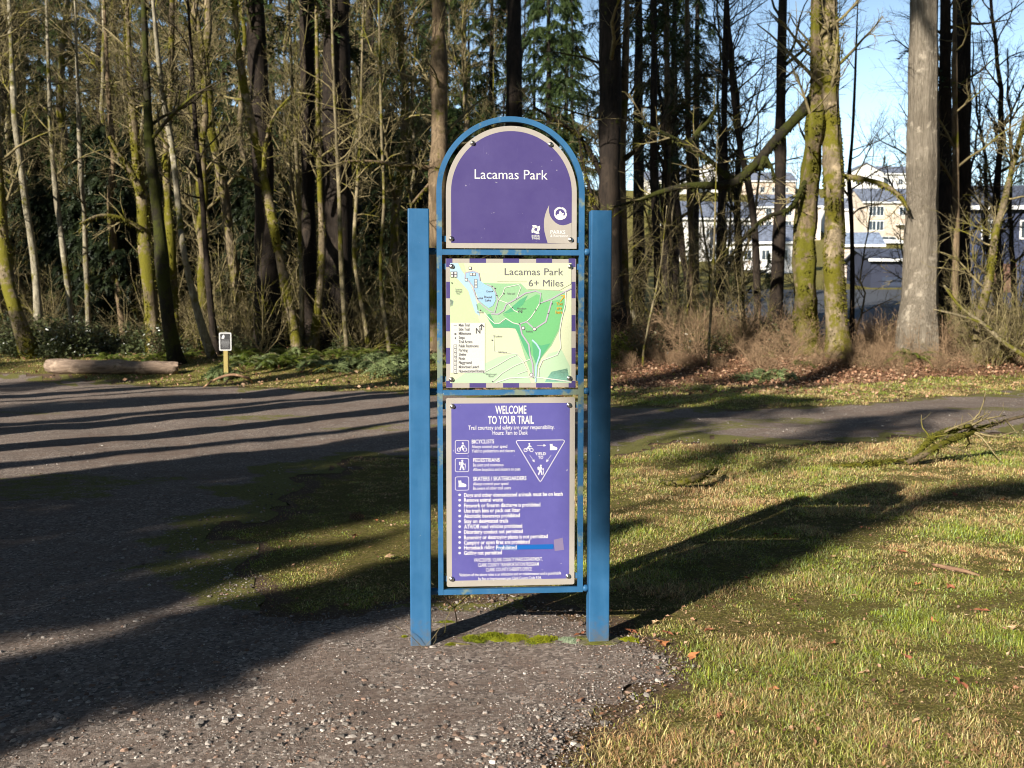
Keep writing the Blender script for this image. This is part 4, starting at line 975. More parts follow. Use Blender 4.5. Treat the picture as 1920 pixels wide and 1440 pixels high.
hero('alder_tree', 'pale thin stem nearest the blue post of the trail sign', [(732, 668, 8), (724, 610, 8), (716, 560, 7), (714, 480, 7), (720, 380, 6), (716, 260, 6)], 30, 'barkthin')
hero('alder_tree', 'brown trunk rising behind the arch of the trail sign', [(818, 690, 36), (818, 560, 34), (820, 430, 33), (822, 320, 32), (824, 230, 31), (823, 120, 29)], 30, 'barkbrown', limbs=18, forks=[[(818, 320, 9, 29.9), (790, 312, 8, 29.6), (740, 308, 7, 29.2), (690, 302, 5, 28.9), (640, 303, 3, 28.6)], [(820, 330, 6, 29.9), (800, 350, 5, 29.5), (770, 385, 4, 29.2)]])
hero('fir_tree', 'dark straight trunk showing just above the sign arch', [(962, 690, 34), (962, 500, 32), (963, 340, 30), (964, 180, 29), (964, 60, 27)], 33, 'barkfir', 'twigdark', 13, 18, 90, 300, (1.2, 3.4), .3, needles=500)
hero('maple_tree', 'huge dark trunk close beside the sign with mossy twigs', [(1140, 690, 58), (1141, 600, 50), (1142, 480, 46), (1143, 340, 44), (1144, 180, 43), (1144, 60, 40)], 30, 'barkfir', 'twig', 11, 26, 150, 800, (1.2, 4.2), .38,
     forks=[[(1130, 330, 12, 29.9), (1108, 290, 10, 29.6), (1080, 250, 8, 29.3), (1040, 225, 6, 29), (1000, 200, 4, 28.8)], [(1128, 430, 10, 29.9), (1110, 370, 8, 29.6), (1092, 300, 6, 29.4), (1085, 240, 4, 29.2)]])
hero('maple_tree', 'dark trunk with brown lit foot next to the huge dark one', [(1176, 680, 22), (1172, 600, 20), (1168, 500, 20), (1166, 420, 19), (1164, 330, 17), (1170, 200, 15)], 31, 'barkbrown', 'twigdark')
hero('fir_tree', 'dark fir stem with crooked dead stubs behind mossy twigs', [(1236, 670, 18), (1234, 560, 17), (1231, 430, 15), (1226, 320, 14), (1226, 180, 13), (1226, 80, 12)], 33, 'barkfir', 'twigdark', 8, 20, 90, 300, needles=260)
hero('fir_tree', 'grey straight fir stem between thinner dark trunks', [(1256, 640, 15), (1254, 500, 14), (1252, 380, 13), (1251, 180, 12), (1250, 80, 11)], 38, 'barkbrown', 'twigdark', 10, 20, 80, 260, needles=260)
hero('fir_tree', 'brown straight fir stem standing before the white house', [(1300, 630, 13), (1298, 500, 13), (1294, 380, 12), (1291, 270, 11), (1289, 150, 10)], 40, 'barkbrown', 'twigdark', 10, 22, 90, 280, needles=260)
hero('fir_tree', 'straight dark stem crossing the mossy fork', [(1348, 640, 18), (1350, 520, 17), (1352, 420, 16), (1356, 330, 15), (1358, 220, 14), (1360, 120, 12)], 36, 'barkfir', 'twigdark', 8, 18, 90, 320)
hero('alder_tree', 'bent dark stem swinging out beside the mossy twin trunks', [(1420, 640, 14), (1419, 520, 14), (1414, 420, 13), (1402, 340, 12), (1386, 270, 11), (1376, 190, 9)], 33, 'barkfir', 'twigdark', 6)
hero('fir_tree', 'rough dark trunk just beside the mossy twin trunks', [(1448, 650, 28), (1456, 560, 25), (1460, 460, 22), (1463, 360, 20), (1464, 180, 20), (1466, 80, 18)], 33, 'barkfir', 'twigdark', 10, 18, 80, 300)
hero('maple_tree', 'moss covered trunk with a great mossy limb reaching down', [(1512, 668, 42), (1511, 600, 38), (1510, 540, 38), (1507, 480, 40), (1512, 400, 34), (1520, 320, 30), (1527, 240, 27), (1532, 170, 24), (1530, 90, 18)], 29.5, 'barkmoss', 'twig', 5, 16, 120, 620, sides=20, lump=.09, flute=.07, K=44, flare=.25,
     forks=[[(1532, 176, 25, 29.5), (1500, 214, 21, 29.1), (1455, 262, 20, 28.7), (1418, 305, 16, 28.4), (1385, 338, 19, 28.2), (1350, 348, 17, 28.1), (1300, 347, 13, 28), (1245, 358, 10, 27.9), (1200, 374, 7, 27.8), (1150, 388, 4, 27.8)],
            [(1372, 338, 16, 28.2), (1345, 312, 12, 28.1), (1318, 292, 12, 28), (1286, 272, 14, 28), (1262, 258, 8, 27.9), (1215, 236, 6, 27.8), (1190, 222, 4, 27.7)],
            [(1288, 272, 10, 28), (1310, 246, 8, 28), (1332, 222, 6, 28.1), (1345, 196, 4, 28.2)],
            [(1510, 340, 9, 29.5), (1480, 392, 9, 29.2), (1440, 406, 8, 28.9), (1400, 440, 7, 28.7), (1370, 480, 5, 28.5)],
            [(1424, 318, 12, 28.4), (1432, 300, 16, 28.4), (1446, 312, 6, 28.3), (1452, 340, 3, 28.2)]], limbm='barkshademoss')
hero('maple_tree', 'tan trunk patched with moss twinned with the moss covered one', [(1574, 668, 46), (1570, 620, 42), (1566, 550, 39), (1563, 480, 39), (1565, 420, 37), (1563, 340, 36), (1559, 260, 35), (1557, 180, 34), (1555, 90, 31)], 29.2, 'barkmossp', 'twig', 8, 14, 90, 480, sides=20, lump=.08, flute=.06, K=44, flare=.3,
     forks=[[(1575, 330, 10, 29.1), (1620, 336, 9, 28.8), (1660, 348, 8, 28.6), (1690, 370, 6, 28.4), (1703, 395, 4, 28.3)]])
hero('alder_tree', 'thin crooked dark stem between the mossy twins and pale trunk', [(1598, 560, 9), (1598, 480, 9), (1596, 400, 8), (1592, 340, 8), (1598, 260, 6), (1602, 180, 5)], 31, 'barkfir', 'twigdark', 4, 10, 60, 300)
hero('fir_tree', 'great pale grey trunk with furrowed bark above a fern', [(1722, 668, 72), (1722, 620, 66), (1725, 540, 61), (1728, 440, 57), (1730, 320, 54), (1731, 180, 52), (1732, 60, 49)], 28.5, 'barkpale', 'twig', 12, 10, 50, 200, (1.2, 3.4), .45, sides=44, lump=.03, flare=.22, flute=.028, K=46)
hero('fir_tree', 'dark trunk hidden behind the great pale one', [(1770, 660, 24), (1770, 540, 24), (1771, 400, 23), (1772, 260, 22), (1772, 120, 20)], 31, 'barkfir', 'twigdark', 10, 14, 60, 200)
hero('fir_tree', 'dark trunk with a lit flank beside the hidden one', [(1800, 660, 34), (1800, 540, 33), (1801, 400, 32), (1803, 260, 31), (1805, 120, 29)], 32, 'barkfir', 'twigdark', 10, 16, 80, 260, needles=200)
hero('alder_tree', 'grey stem pressed against the dark trunks beside pale one', [(1788, 640, 15), (1790, 540, 14), (1792, 420, 13), (1792, 300, 12), (1790, 180, 11)], 30.2, 'barkbrown', 'twig', 6, 10, 50, 220)
hero('maple_tree', 'mossy leaning maple stem before the dark blue house', [(1834, 600, 17), (1846, 560, 16), (1858, 500, 15), (1866, 440, 13), (1880, 390, 12), (1894, 330, 10), (1912, 260, 8), (1926, 200, 7)], 27.5, 'barkmossp', 'twig', 3, 14, 110, 520, (.8, 2.6), .2)
hero('sapling_tree', 'pale straight sapling rising from the dry brush', [(1329, 660, 5), (1332, 600, 5), (1336, 540, 5), (1338, 480, 4), (1340, 430, 4)], 27, 'barkthin', 'twig', 2.5, 10, 40, 160, (.3, 1.2), .3)
hero('sapling_tree', 'thin leaning sapling in the dry brush by the blue post', [(1206, 665, 4), (1214, 620, 4), (1222, 580, 4), (1230, 545, 4), (1240, 490, 3)], 27, 'barkthin', 'twig', 1.5, 8, 30, 120, (.3, 1), .3)

# ------------------------------------------------------------------ trees behind the viewer: shadow casters, then firs added to block skylight
def uv(u_, v_): return UX * u_ + UY * v_, UY * u_ - UX * v_
SGR = 'tall straight trees standing behind the viewer'
PO = [proto_fir(16, 16, .24, .82, 36, 2.2, 420), proto_fir(17, 17, .45, .82, 40, 2.4, 480), proto_fir(18, 15, .13, .84, 26, 1.8, 280)]
TL = proto_fir(21, 38, .42, .68, 130, 5.8, 9500, spray=(.45, .95))
SN = [proto_fir(q, 13.5, r_, .80, 16, 1.2, 160) for q, r_ in ((26, .24), (27, .45), (28, .13))]
for k, (u_, v_, p) in enumerate(((-3, -24.6, 0), (-5, -21.85, 0), (-4, -20.3, 2), (-6, -19.2, 0), (-4, -15.4, 2), (-7, -14.3, 2), (-6, -12.3, 1), (-8, -10.75, 0), (-7, -10.95, 2), (-9, -9.8, 0), (-8, -8.85, 1), (-13, -4.25, 2), (-12, -6.9, 2), (-15, -5.2, 2))):
    x, y = uv(u_, v_); place('fir_tree', (PO if v_ < -14 else SN)[p], x, y, k * 1.3, 1.0, ('straight', 'stout', 'thin')[p] + ' bare trunked fir casting a stripe of shade on gravel', 'tree', SGR)
for k, (u_, v_, p, s) in enumerate(((-10, -4.32, 4, .46), (-19, -6.25, 4, .86), (-12, -7.75, 4, .95), (-10.5, -5.2, 4, .47), (-8, -4.1, 4, .36), (-9, -6.3, 4, .42), (-7, -3.97, 4, .42), (-12, -5.75, 4, .44))):
    x, y = uv(u_, v_); place('fir_tree', FI[p], x, y, k * 2.1, s, 'bushy young fir behind the viewer shading the gravel', 'tree', 'young firs behind the viewer')
for k, (u_, v_, p, s) in enumerate(((-17, 5.2, 1, 1), (-9, 6.5, 0, 1), (-2, 5.8, 1, .95), (5, 6.8, 1, 1), (12, 7.6, 0, 1), (20, 8.4, 1, 1), (-6, 11.5, 1, 1.1), (6, 12.5, 0, 1.1), (16, 14, 1, 1.1), (28, 10, 0, 1), (-26, 8, 1, 1), (-14, 14, 0, 1.1),
                                    (-12, -28, 1, .6), (-16, -34, 1, .7), (6, -40, 0, .9), (-22, -24, 0, .7), (-24, -18, 1, .6), (-34, -12, 1, .5), (-46, -6, 0, .6), (-58, 0, 1, .8), (-50, 5, 0, .7))):  # unseen firs added to block skylight from the sides and behind
    x, y = uv(u_, v_); place('fir_tree', FI[p], x, y, k * 1.7, s, 'tall unseen fir added around the clearing to block skylight', 'tree', 'firs added round the clearing to block skylight')
for k, (u_, v_) in enumerate(((-4, 1.5), (3, 2.3), (9, 2.8), (16, 3.4), (-11, 1.9), (-18, 2.6), (-3, 6.4), (7, 7.2), (-12, 7), (-5, -16.95), (-14, -15.2), (3, -9.25), (2, -12.4), (4, -14.4), (3, -17.4), (1, -20.4), (0, -24.2))):  # unseen firs added to close off overhead sky; some trunks also stripe the gravel
    x, y = uv(u_, v_); place('fir_tree', TL, x, y, k * 1.9, 1.0, 'very tall unseen fir added so its high crown blocks skylight', 'tree', 'very tall firs added to block skylight overhead')
for k in range(46):  # more unseen firs, added to screen bright sky near the horizon
    if k < 14: u_, v_, p, s = -43 - 3 * (k % 2), -32 + 3.1 * k, 1, .50
    elif k < 27: u_, v_, p, s = -64 - 4 * (k % 3), -34 + 3.6 * (k - 14), k % 2, .78
    elif k < 37: u_, v_, p, s = -24 + 6.5 * (k - 27), 15 + 3 * (k % 2), k % 2, 1.1
    else: u_, v_, p, s = 30 + 4 * (k - 37), 9 - 1.3 * (k - 37), k % 2, 1.0
    x, y = uv(u_, v_); place('fir_tree', FI[p], x, y, k * 1.1, s, 'unseen fir added out of view to screen the low sky', 'tree', 'wood around the clearing')
# a fir beside the viewer with one long bough that dims the far post of the sign
x, y = uv(-20, 2.6); o = place('fir_tree', PO[1], x, y, .4, 1.0, 'stout fir behind the viewer with one long hanging bough', 'tree', None)
a0 = np.array([0, 0, 12.6]); vd = np.array([-UY, UX, 0]); pts = [a0, a0 + vd * 1.8 + [0, 0, .5], a0 + vd * 3.6 + [0, 0, .4], a0 + vd * 4.75 + [0, 0, .1], a0 + vd * 5.05 + [0, 0, -.5], a0 + vd * 5.12 + [0, 0, -1.4]]
pp = smooth_path([[*p_, r_] for p_, r_ in zip(pts, (.09, .07, .05, .035, .02, .008))], 14); b = MB(); b.paths(pp[None, :, :3], pp[None, :, 3], 6); needle_sprays(b, pp[None, 8:, :3], 1700, (.22, .44), .5, 5, .0, rg=np.random.default_rng(77), m=1)
bo = b.build('bough', [M['barkfir'], M['needle']], o); bo.rotation_euler = (0, 0, -.4)

# ------------------------------------------------------------------ street and houses on the far hillside
xs = np.linspace(1330, 2050, 30); ys = np.linspace(60, 108, 20); PX, YY = np.meshgrid(xs, ys); SX = (PX - 960) / FPX * YY
Vs = np.stack([SX, YY, H(SX, YY) + .06], -1).reshape(-1, 3); i, j = np.meshgrid(np.arange(19), np.arange(29), indexing='ij')
Qs = np.stack([i * 30 + j, i * 30 + j + 1, (i + 1) * 30 + j + 1, (i + 1) * 30 + j], -1).reshape(-1, 4)
tag(link('street', raw_mesh('street', Vs, Qs, None, [M['asphalt']])), 'shaded asphalt street below the houses', 'street', kind='structure')
M['whitetrim'] = plain('white_trim', (.75, .75, .73), .5)
M['pane'] = plain('window_glass', (.03, .04, .055), .08)
def siding(name, c):
    m, nt, n, b = mat(name); v = coords(nt, 'Object'); wv = nt.nodes.new('ShaderNodeTexWave'); wv.bands_direction = 'Z'; wv.inputs['Scale'].default_value = 1.6; wv.inputs['Distortion'].default_value = .2
    nt.links.new(v, wv.inputs[0]); nt.links.new(mix(nt, maths(nt, 'MULTIPLY', noise(nt, v, 1.5, 4, .6), .5), c, tuple(k * .75 for k in c)), b.inputs['Base Color'])
    b.inputs['Roughness'].default_value = .7; bump(nt, b, wv.outputs['Fac'], .35, .03); return m
def shingle(name, c):
    m, nt, n, b = mat(name); v = coords(nt, 'Object', (1, 1, 1)); f = voro(nt, v, 3.5, 'Color'); nt.links.new(ramp(nt, f, [(.1, tuple(k * .7 for k in c)), (.9, tuple(k * 1.3 for k in c))]), b.inputs['Base Color'])
    b.inputs['Roughness'].default_value = .8; return m
def house(label, px, py, Y, w, d, h, rh, wallc, roofc, wins=(), axis='x', yaw=0.0, doors=(), balcony=None, eave=.5, name='house'):
    o3 = at(px, py, Y); root = empty(name, tuple(o3), yaw); wm, rm = siding(name + '_siding', wallc), shingle(name + '_shingles', roofc)
    b = MB(); pts = [(-w / 2, -3.5), (w / 2, -3.5), (w / 2, h), (0, h + rh - .15), (-w / 2, h)] if axis == 'y' else [(-w / 2, -3.5), (w / 2, -3.5), (w / 2, h), (-w / 2, h)]
    b.slab(pts, 0, d)
    if axis == 'x':
        for x in (-w / 2, w / 2 - .02): b.add([(x, 0, h), (x, d, h), (x, d / 2, h + rh - .15), (x + .02, 0, h), (x + .02, d, h), (x + .02, d / 2, h + rh - .15)], None, [(0, 2, 1), (3, 4, 5)])
    b.build('wall', wm, root, False)
    for s in (-1, 1):                                        # two pitched roof planes
        r = MB(); t = .22
        if axis == 'x':
            e0, e1 = (-eave, d / 2) if s < 0 else (d + eave, d / 2); z0 = h - eave * rh / (d / 2)
            v = [(-w / 2 - eave, e0, z0), (w / 2 + eave, e0, z0), (w / 2 + eave, e1, h + rh), (-w / 2 - eave, e1, h + rh)]
        else:
            e0 = s * (w / 2 + eave); z0 = h - eave * rh / (w / 2)
            v = [(e0, -eave, z0), (e0, d + eave, z0), (0, d + eave, h + rh), (0, -eave, h + rh)]
        v = v + [(x, y, z + t) for x, y, z in v]
        r.add(v, [(3, 2, 1, 0), (4, 5, 6, 7), (0, 1, 5, 4), (1, 2, 6, 5), (2, 3, 7, 6), (3, 0, 4, 7)]); r.build('roof_slope', rm, root, False)
        g = MB()
        if axis == 'x': g.box(-w / 2 - eave, w / 2 + eave, e0 - .06, e0 + .06, z0 - .12, z0 + .20)
        else: g.box(e0 - .06, e0 + .06, -eave - .05, d + eave, z0 - .12, z0 + .20)
        g.build('gutter', M['whitetrim'], root, False)
    for x, z, ww, hh in wins:
        f = MB(); e = .12
        for a in ((x - ww / 2 - e, x + ww / 2 + e, z + hh / 2, z + hh / 2 + e), (x - ww / 2 - e, x + ww / 2 + e, z - hh / 2 - e, z - hh / 2), (x - ww / 2 - e, x - ww / 2, z - hh / 2, z + hh / 2), (x + ww / 2, x + ww / 2 + e, z - hh / 2, z + hh / 2), (x - .03, x + .03, z - hh / 2, z + hh / 2)):
            f.box(a[0], a[1], -.09, .02, a[2], a[3])
        f = f.build('window', M['whitetrim'], root, False)
        q = MB(); q.box(x - ww / 2, x + ww / 2, -.03, .02, z - hh / 2, z + hh / 2); q.build('pane', M['pane'], f, False)
    for x, ww, hh, c in doors:
        q = MB()
        for k in range(4): q.box(x - ww / 2, x + ww / 2, -.06, .02, k * hh / 4 + .02, (k + 1) * hh / 4 - .02)
        q.build('garage_door', plain('door_paint', c, .6), root, False)
    if balcony:
        x, z, ww = balcony; q = MB(); q.box(x - ww / 2, x + ww / 2, -1.6, -.02, z - .15, z); q.build('balcony_floor', M['whitetrim'], root, False)
        rl = MB(); rl.box(x - ww / 2, x + ww / 2, -1.6, -1.52, z + .92, z + 1.0)
        for k in range(int(ww / .35) + 1): rl.box(x - ww / 2 + k * .35, x - ww / 2 + k * .35 + .05, -1.58, -1.54, z, z + .92)
        rl.build('balcony_rail', plain('rail_paint', (.30, .14, .09), .6), root, False)
    return tag(root, label, 'house')
W2 = lambda w, rows, n, ww=1.1, hh=1.4: [(-w / 2 + (k + .5) * w / n, z, ww, hh) for z in rows for k in range(n)]
SL = (.13, .15, .20)
house('large white house with slate roof above the lower white one', 1345, 500, 170, 13, 10, 8.3, 3.1, (.74, .71, .66), SL, W2(12, (2.2, 5.6), 4), 'x', R(8))
house('low white house with slate roof and a small deck', 1418, 513, 140, 10.5, 9, 4.5, 2.5, (.76, .75, .72), SL, W2(10, (2.6,), 4, 1.0, 1.3), 'x', R(-6), balcony=(-1, 0.6, 4))
house('cream house peeping over the large white one', 1262, 372, 285, 15, 11, 5, 3.2, (.66, .62, .56), SL, W2(14, (2.4,), 4), 'x', R(5))
house('white hilltop house with steep gable between bare stems', 1330, 362, 290, 12, 11, 5.5, 3.6, (.72, .70, .68), SL, W2(9, (2.4,), 2), 'y', R(-4))
house('peach hilltop house beside the mossy twin trunks', 1440, 372, 285, 16, 11, 5, 3, (.62, .50, .40), SL, W2(14, (2.4,), 4), 'x', R(4))
house('peach house below the hilltop row', 1478, 436, 205, 13, 10, 5.4, 2.8, (.66, .56, .48), SL, W2(12, (1.6, 4.2), 3), 'x', R(-5))
house('white gabled house topmost beside the great pale trunk', 1622, 358, 262, 9.5, 11, 4.6, 2.6, (.76, .74, .71), SL, W2(8, (2.4,), 2), 'y')
house('white house with long ridge next to the topmost gable', 1688, 358, 265, 11, 10, 4.6, 2.4, (.74, .73, .71), SL, W2(10, (2.4,), 3), 'x', R(4))
house('beige house with white windows and a red brown balcony', 1676, 436, 207, 13, 10, 6.4, 3.1, (.56, .47, .37), SL, [(-4.6, 4.4, 1.4, 1.8), (-3.0, 4.4, 1.4, 1.8), (-4.6, 1.4, 1.4, 1.8), (-3.0, 1.4, 1.4, 1.8), (1.8, 4.4, 1.4, 1.6), (4.4, 4.4, 1.4, 1.6)], 'x', R(3), balcony=(2.6, 1.6, 5))
house('small white house beside the beige one', 1588, 436, 212, 8, 9, 5.0, 2.6, (.72, .71, .68), SL, W2(7, (1.4, 3.6), 2), 'x', R(-4))
house('low beige shed with slate blue roof', 1612, 505, 130, 5.2, 5, 3.3, 1.5, (.60, .50, .43), (.16, .20, .28), [(1.2, 1.6, .8, .8)], 'x', R(-4), name='shed')
house('dark navy garage behind the great pale trunk', 1676, 556, 112, 5.4, 7, 4.2, 1.2, (.025, .03, .055), (.05, .06, .09), (), 'x', R(3), [(.2, 3.2, 2.2, (.03, .04, .07))], name='garage')
house('house toned dark blue for shade with brown garage doors at the wood edge', 1925, 548, 80, 9.4, 9, 6.9, 2.0, (.035, .045, .085), (.06, .07, .10), [(-3, 5.0, 1.2, 1.3), (0, 5.0, 1.2, 1.3), (3, 5.0, 1.2, 1.3)], 'x', R(-3), [(-2.0, 2.2, 2.3, (.17, .09, .06)), (1.0, 2.2, 2.3, (.17, .09, .06))])  # tree shade put into the dark siding colour
# a white car above the navy garage
cr = empty('parked_car', tuple(at(1667, 460, 196)), R(6)); b = MB()
prof = [(-2.5, .35), (2.5, .35), (2.55, .8), (2.1, 1.0), (1.3, 1.1), (.7, 1.62), (-1.9, 1.66), (-2.4, 1.1)]
b.slab(prof, -.9, .9); b.build('body', plain('white_car_paint', (.78, .78, .78), .25), cr, False)
b = MB(); b.slab([(1.15, 1.1), (.62, 1.54), (-.5, 1.58), (-.5, 1.1)], -.915, .915); b.build('side_window', M['pane'], cr, False)
b = MB(); b.slab([(-.6, 1.1), (-.6, 1.58), (-1.85, 1.58), (-2.2, 1.1)], -.915, .915); b.build('side_window', M['pane'], cr, False)
for x in (-1.6, 1.6):
    for y in (-.86, .66):
        b = MB(); b.lathe([(.34, 0), (.34, .2)], (x, y, .34), 'y', 16); b.build('wheel', plain('tyre_rubber', (.02, .02, .02), .8), cr, False)
tag(cr, 'white parked car in front of the beige house', 'car')
HG = 'firs on the far hillside among the houses'
for px, Y, k, s in ((1215, 150, 1, .35), (1292, 120, 3, .55), (1500, 235, 1, .45), (1545, 225, 1, .42), (1700, 300, 1, .5), (1735, 310, 0, .5), (1840, 250, 1, .5), (1870, 300, 0, .6), (1905, 320, 1, .6), (1650, 330, 0, .45), (1385, 330, 1, .4), (1200, 320, 1, .5), (1235, 200, 0, .4), (1440, 110, 3, .35), (1395, 330, 0, .45)):
    place('hillside_fir', FI[k], (px - 960) / FPX * Y, Y, px * .7, s, 'far dark fir standing among the hillside houses', 'tree', HG)

# ------------------------------------------------------------------ undergrowth prototypes
def leaf_cloud(b, n, rx, rz, size, rg, m=0, flat=.5, base=.0, shape=2.4):
    """n folded leaves through a low dome"""
    a = rg.uniform(0, 6.283, n); rr_ = np.sqrt(rg.uniform(0, 1, n)); z = base + rz * (1 - rr_ ** shape) * rg.uniform(.25, 1.0, n) + rg.normal(size=n) * .05
    c = np.stack([rx * rr_ * np.cos(a), rx * rr_ * np.sin(a), np.maximum(z, .02)], 1)
    d = unit(rg.normal(size=(n, 3)) * np.array([1, 1, .5])); nn = unit(rg.normal(size=(n, 3)) + np.array([0, 0, 1.2])); sd = unit(np.cross(d, nn)); L = rg.uniform(size[0], size[1], n)[:, None]
    p0, p2 = c - d * L / 2, c + d * L / 2; p1, p3 = c + sd * L * .28 + nn * L * .08, c - sd * L * .28 + nn * L * .08
    V = np.stack([p0, p1, p2, p3], 1).reshape(-1, 3); k = np.arange(n) * 4
    b.add(V, None, np.concatenate([np.stack([k, k + 1, k + 2], 1), np.stack([k, k + 2, k + 3], 1)]), m)
def proto_shrub(seed, leaf, n=900, rx=.9, rz=1.1, size=(.07, .13), stems=16, stemm='twigdark'):
    rg = np.random.default_rng(seed); s = MB(); K = 5
    a = rg.uniform(0, 6.283, stems); P0 = np.stack([rg.normal(size=stems) * .12, rg.normal(size=stems) * .12, np.full(stems, -.05)], 1)
    tip = np.stack([rx * .8 * np.cos(a) * rg.uniform(.2, 1, stems), rx * .8 * np.sin(a) * rg.uniform(.2, 1, stems), rz * rg.uniform(.5, 1, stems)], 1)
    t = np.linspace(0, 1, K)[None, :, None]; P = P0[:, None] * (1 - t) + tip[:, None] * t + np.array([0, 0, .18]) * np.sin(t * 3.14)
    s.paths(P, np.full((stems, K), .008) * np.linspace(1, .4, K), 3); twig_crown(s, P, np.full((stems, K), .007), 40, 90, (.15, .4), (.08, .2), rg=rg)
    f = MB(); leaf_cloud(f, n, rx, rz, size, rg)
    return s.mesh('stems', M[stemm]), f.mesh('foliage', M[leaf])
def proto_fern(seed, fronds=15, L=(.6, 1.0)):
    rg = np.random.default_rng(seed); st, lf = MB(), MB(); K = 9
    for q in range(fronds):
        a = q * 6.283 / fronds + rg.normal() * .2; ln = rg.uniform(*L); e = rg.uniform(.45, 1.0); t = np.linspace(0, 1, K)
        x = ln * .85 * t; z = ln * (e * t - .75 * t * t); P = np.stack([x * math.cos(a), x * math.sin(a), z + .03], 1)
        st.paths(P[None], np.linspace(.006, .002, K)[None], 3)
        tn = unit(np.gradient(P, axis=0)); sd = np.array([-math.sin(a), math.cos(a), 0]); n = 22
        tt = np.linspace(.12, .98, n); c = np.stack([np.interp(tt, t, P[:, k]) for k in range(3)], 1); tg = np.stack([np.interp(tt, t, tn[:, k]) for k in range(3)], 1)
        wl = ln * .14 * np.sin(np.clip(tt * 1.05 + .12, 0, 1) * 3.0) + .012
        for s in (-1, 1):
            tip = c + sd * (s * wl)[:, None] + tg * (wl * .35)[:, None] + np.array([0, 0, -.25]) * wl[:, None]
            V = np.stack([c - tg * .014, c + tg * .016, tip], 1).reshape(-1, 3); lf.add(V, None, np.arange(len(V)).reshape(-1, 3))
    return st.mesh('stalks', M['barkthin']), lf.mesh('fronds', M['fern'])
def proto_brush(seed, stems=22, h=(1.2, 3.2), spread=.9, twigm='twig', subs=160, twigs=520, up=.1):
    rg = np.random.default_rng(seed); b = MB(); K = 7; c = MB()
    P0 = np.stack([rg.normal(size=stems) * .25, rg.normal(size=stems) * .25, np.full(stems, -.05)], 1); d = unit(np.stack([rg.normal(size=stems) * spread, rg.normal(size=stems) * spread, np.ones(stems)], 1)); L = rg.uniform(*h, stems)
    pts = [P0]; cur = P0
    for k in range(K - 1): d = unit(d + rg.normal(size=(stems, 3)) * .16 + np.array([0, 0, up - .12 * (k > 3)])); cur = cur + d * (L / (K - 1))[:, None]; pts.append(cur)
    P = np.stack(pts, 1); Rr = (.006 + .005 * L)[:, None] * np.linspace(1, .3, K)[None]; b.paths(P, Rr, 4)
    twig_crown(c, P, Rr, subs, twigs, (.25, .9), (.12, .4), .08, rg=rg)
    return b.mesh('stems', M[twigm]), c.mesh('crown', M[twigm])
def put(name, pro, parts, x, y, rz, s, label, cat, group=None, dz=0.0):
    o = empty(name, (x, y, float(H(x, y)) + dz), rz); o.scale = (s, s, s)
    for nm, me in zip(parts, pro): link(nm, me, o)
    return tag(o, label, cat, group)
SA = [proto_shrub(31, 'salal'), proto_shrub(32, 'salal', 1100, 1.1, .9)]
YG = proto_shrub(33, 'lightleaf', 420, .6, .7, (.06, .12))
FE = [proto_fern(41), proto_fern(42, 12)]
BR = [proto_brush(51), proto_brush(52, 16, (1.6, 4.2), .5), proto_brush(53, 30, (.5, 1.3), 1.1, 'brush', 130, 420), proto_brush(54, 26, (.6, 1.6), 1.0, 'brush', 150, 500)]
urg = np.random.default_rng(202)
def band(n, pxr, yr, fn):
    for k in range(n):
        Y = urg.uniform(*yr); X = (urg.uniform(*pxr) - 960) / FPX * Y; fn(k, X, Y)
band(26, (-60, 300), (28.8, 33), lambda k, x, y: put('salal_shrub', SA[k % 2], ('stems', 'foliage'), x, y, k * 1.1, urg.uniform(.8, 1.25), 'glossy leaved evergreen shrub by ' + near(x, y), 'shrub', 'glossy shrubs behind the fallen log'))
band(16, (340, 960), (29.5, 35), lambda k, x, y: put('salal_shrub', SA[k % 2], ('stems', 'foliage'), x, y, k * 1.7, urg.uniform(.6, 1.0), 'low dark evergreen shrub by ' + near(x, y), 'shrub', 'low evergreen shrubs among the trunks'))
band(14, (1120, 1500), (28.5, 33), lambda k, x, y: put('salal_shrub', SA[k % 2], ('stems', 'foliage'), x, y, k * 2.3, urg.uniform(.6, 1.05), 'dark leafy shrub in the dry brush by ' + near(x, y), 'shrub', 'dark leafy shrubs in the dry brush'))
band(30, (430, 800), (26.8, 30.5), lambda k, x, y: put('sword_fern', FE[k % 2], ('stalks', 'fronds'), x, y, k * .9, urg.uniform(.6, 1.15), 'green sword fern before ' + near(x, y), 'fern', 'sword ferns along the wood edge'))
band(8, (190, 420), (27.6, 29.5), lambda k, x, y: put('sword_fern', FE[k % 2], ('stalks', 'fronds'), x, y, k * 1.9, urg.uniform(.6, 1.0), 'sword fern behind the fallen log near ' + near(x, y), 'fern', 'sword ferns behind the fallen log'))
band(9, (1130, 1900), (27, 29.5), lambda k, x, y: put('sword_fern', FE[k % 2], ('stalks', 'fronds'), x, y, k * 1.4, urg.uniform(.5, .8), 'small fern in dry leaves before ' + near(x, y), 'fern', 'small ferns in the dry leaves'))
band(46, (1150, 1960), (26.2, 28.6), lambda k, x, y: put('dry_bush', BR[2 + k % 2], ('stems', 'crown'), x, y, k * 1.7, urg.uniform(.28, .6), 'low tan tuft of dead stems before ' + near(x, y), 'bush', 'low tan tufts along the bank'))
p = at(1706, 672, 27.6); put('sword_fern', FE[0], ('stalks', 'fronds'), p[0], p[1], .4, 1.5, 'large fern at the foot of the great pale trunk', 'fern')
p = at(540, 690, 27.4); put('sword_fern', FE[1], ('stalks', 'fronds'), p[0], p[1], 1.4, 1.3, 'large fern at the foot of the yellow mossy alder', 'fern')
